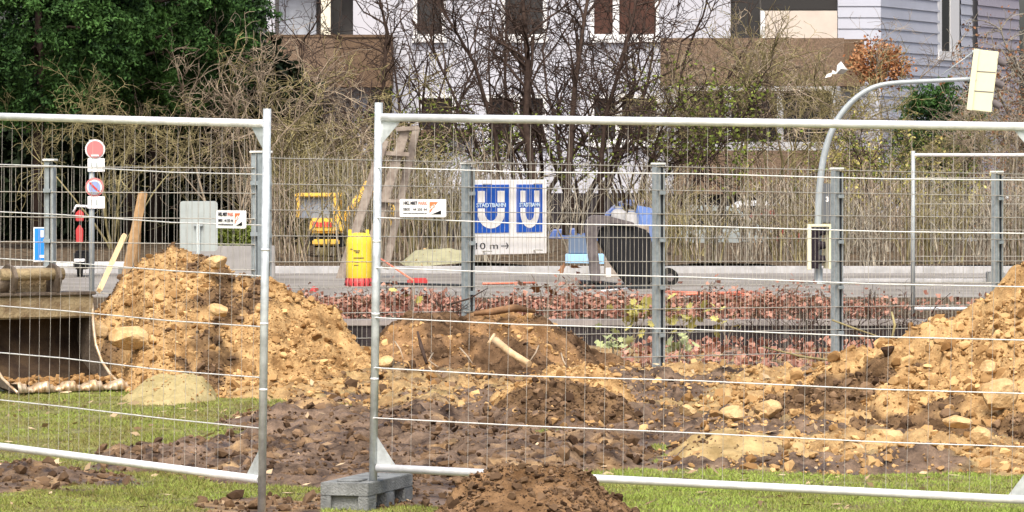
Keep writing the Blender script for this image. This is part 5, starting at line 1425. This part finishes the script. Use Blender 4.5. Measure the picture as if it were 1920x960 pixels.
stick('branch', [(1430,650,37.0),(1500,668,36.8),(1560,676,36.6),(1640,676,36.4)], [.006,.009,.009,.006], M['bark_olive'], 'mossy branch lying along the fence foot', 'branch', 'branches on the heaps')
stick('branch', [(1560,600,37.0),(1600,615,36.9),(1650,632,36.8)], [.008,.008,.004], M['bark_olive'], 'green branch stuck in the mesh beside the post', 'branch', 'branches on the heaps')
stick('branch', [(1672,585,36.9),(1678,610,36.8),(1672,635,36.8),(1682,650,36.7)], [.009,.012,.010,.006], M['bark_olive'], 'knotty upright branch left of the largest heap', 'branch', 'branches on the heaps')
for i, (px, py) in enumerate(((740,640),(812,662),(862,652),(880,700),(1010,648),(1052,662))):
    rr_ = random.Random(i)
    dd_ = 32.5 - .0*i
    stick('root', [(px,py,dd_-.1),(px+rr_.uniform(-12,14),py+14,dd_-.22),(px+rr_.uniform(-26,30),py+34,dd_-.35)], [.006,.005,.003], M['bark_tan'], ['thin root at the left end of the dark earth heap','thin root beside the dark upright root','thin root in the middle of the dark earth heap','thin root low on the dark earth heap','thin root right of the pale log','thin root farthest right on the dark earth heap'][i], 'root', 'roots in the dirt')
# twig tangles behind fence foot
tw = bush('cut_twigs', 61, M['bark_dark'], 7, .55, lean=.9, levels=((4,.9,.8),(3,.5,.9)), r0=.006, curl=.2, grav=.0, rtip=.0022)
for px, d, s, rz, lab in ((1430, 38.5, 1.0, .3, 'dark dead twigs at the fence foot left of the second post from the right'), (1545, 38.6, 1.2, 1.8, 'dark dead twigs beside the second mesh post from the right'), (1670, 39.5, 1.25, 3.3, 'dark dead twigs beside the distant panel post'), (1495, 40.5, .9, 5, 'dark dead twigs below the lower traffic light'), (850, 33.9, .7, 2, 'dark twigs on top of the dark earth heap')):
    place(tw, (PX(px, d), d, -.05 if d > 35 else .40), s, rz, lab, 'twigs', 'dead twig tangles')
for i, (px, d, s_) in enumerate(((640,43.5,.8),(735,44.5,.9),(905,43.2,.8),(985,44.2,.9),(1075,43.4,.9),(1160,44.6,.95),(1225,43.2,.8),(1310,44.2,.95),(1385,43.3,.85),(1450,44.5,.9),(1600,43.6,.8))):
    if i == 0: rsp = bush('red_leaved_groundcover', 71, M['rootwood'], 14, .42, lean=1.3, levels=((5,.7,.9),(3,.35,1.0)), r0=.006, curl=.25, rtip=.0025, leaves=(520, .035, M['redleaf']))
    place(rsp, (PX(px, d), d, ZP), s_*1.5, i*1.1, ['leftmost low red leaved shrub behind the heap gap','low red leaved shrub under the yellow drum side','low red leaved shrub left below the station sign','low red leaved shrub below the station sign','low red leaved shrub below the blue crates','low red leaved shrub below the black container','low red leaved shrub behind the tall mesh post','low red leaved shrub below the orange pipes','low red leaved shrub at the right ends of the orange pipes','low red leaved shrub left of the lower traffic light','rightmost low red leaved shrub right of the traffic light'][i], 'shrub', 'low red leaved shrubs in the strip', sz=s_)
# saplings with large leaves
def sapling(px, py, d, hgt, nl, mt, label, seed):
    rng_ = np.random.default_rng(seed); base = P(px, py, d); root = empty('leafy_sapling', base, 0, label, 'plant', 'leafy saplings at the mesh fence')
    b = MB(); pos = []
    for i in range(3):
        a = rng_.uniform(-.5, .5); tp = Vector((a*hgt, rng_.uniform(-.1, .1), hgt*rng_.uniform(.7, 1))); b.tube([(0,0,-.05), tp*.5+Vector((.02,0,.02)), tp], [.005,.004,.002], 4)
        pos += [tp*rng_.uniform(.35, 1.05)+Vector((rng_.normal(0,.07), rng_.normal(0,.06), rng_.normal(0,.04))) for _ in range(nl//3)]
    b.obj('stem', M['bark_tan'], root)
    m_ = []; F_ = []; tn_ = []
    star = [(0,-.5),(.35,-.42),(.28,-.15),(.6,.0),(.3,.12),(.32,.42),(.1,.3),(0,.62),(-.1,.3),(-.32,.42),(-.3,.12),(-.6,0),(-.28,-.15),(-.35,-.42)]
    V = []; Fs = []
    for p in pos:
        s_ = rng_.uniform(.035, .07); e = Matrix.Rotation(rng_.uniform(0, 6.28), 3, 'Z') @ Matrix.Rotation(rng_.uniform(.3, 1.3), 3, 'X') @ Matrix.Rotation(rng_.uniform(0, 6.28), 3, 'Z')
        k0 = len(V)
        V.append(tuple(p)); V += [tuple(p + e @ Vector((x*s_*1.6, y*s_*1.6, .25*s_*abs(x)))) for x, y in star]
        Fs += [(k0, k0+1+j, k0+1+(j+1) % 14) for j in range(14)]
        tn_ += [float(np.clip(rng_.normal(.55, .25), 0, 1))]*15
    link('foliage', np_mesh('foliage', V, Fs, False, {'tint': tn_}), root, mt)
sapling(1185, 640, 36.0, .38, 27, M['leafyellow'], 'yellow leaved sapling just left of the tall mesh post', 1)
sapling(1150, 675, 35.8, .24, 18, M['leafpale'], 'pale green leaved sapling low at the dark wall', 2)
sapling(1285, 640, 36.4, .36, 24, M['leafyellow'], 'yellow leaved sapling right of the tall mesh post', 3)
sapling(1272, 668, 36.2, .2, 12, M['leafpale'], 'small pale green sapling at the foot of the tall mesh post', 4)
sapling(1362, 635, 37.0, .28, 12, M['leafyellow'], 'thin sapling with few yellow leaves under the orange pipes', 5)
sapling(1022, 590, 35.3, .36, 7, M['leafrust'], 'brown leaved sapling below the right end of the station sign', 6)
sapling(768, 585, 34.5, .28, 5, M['leafyellow'], 'sparse sapling before the red block', 7)
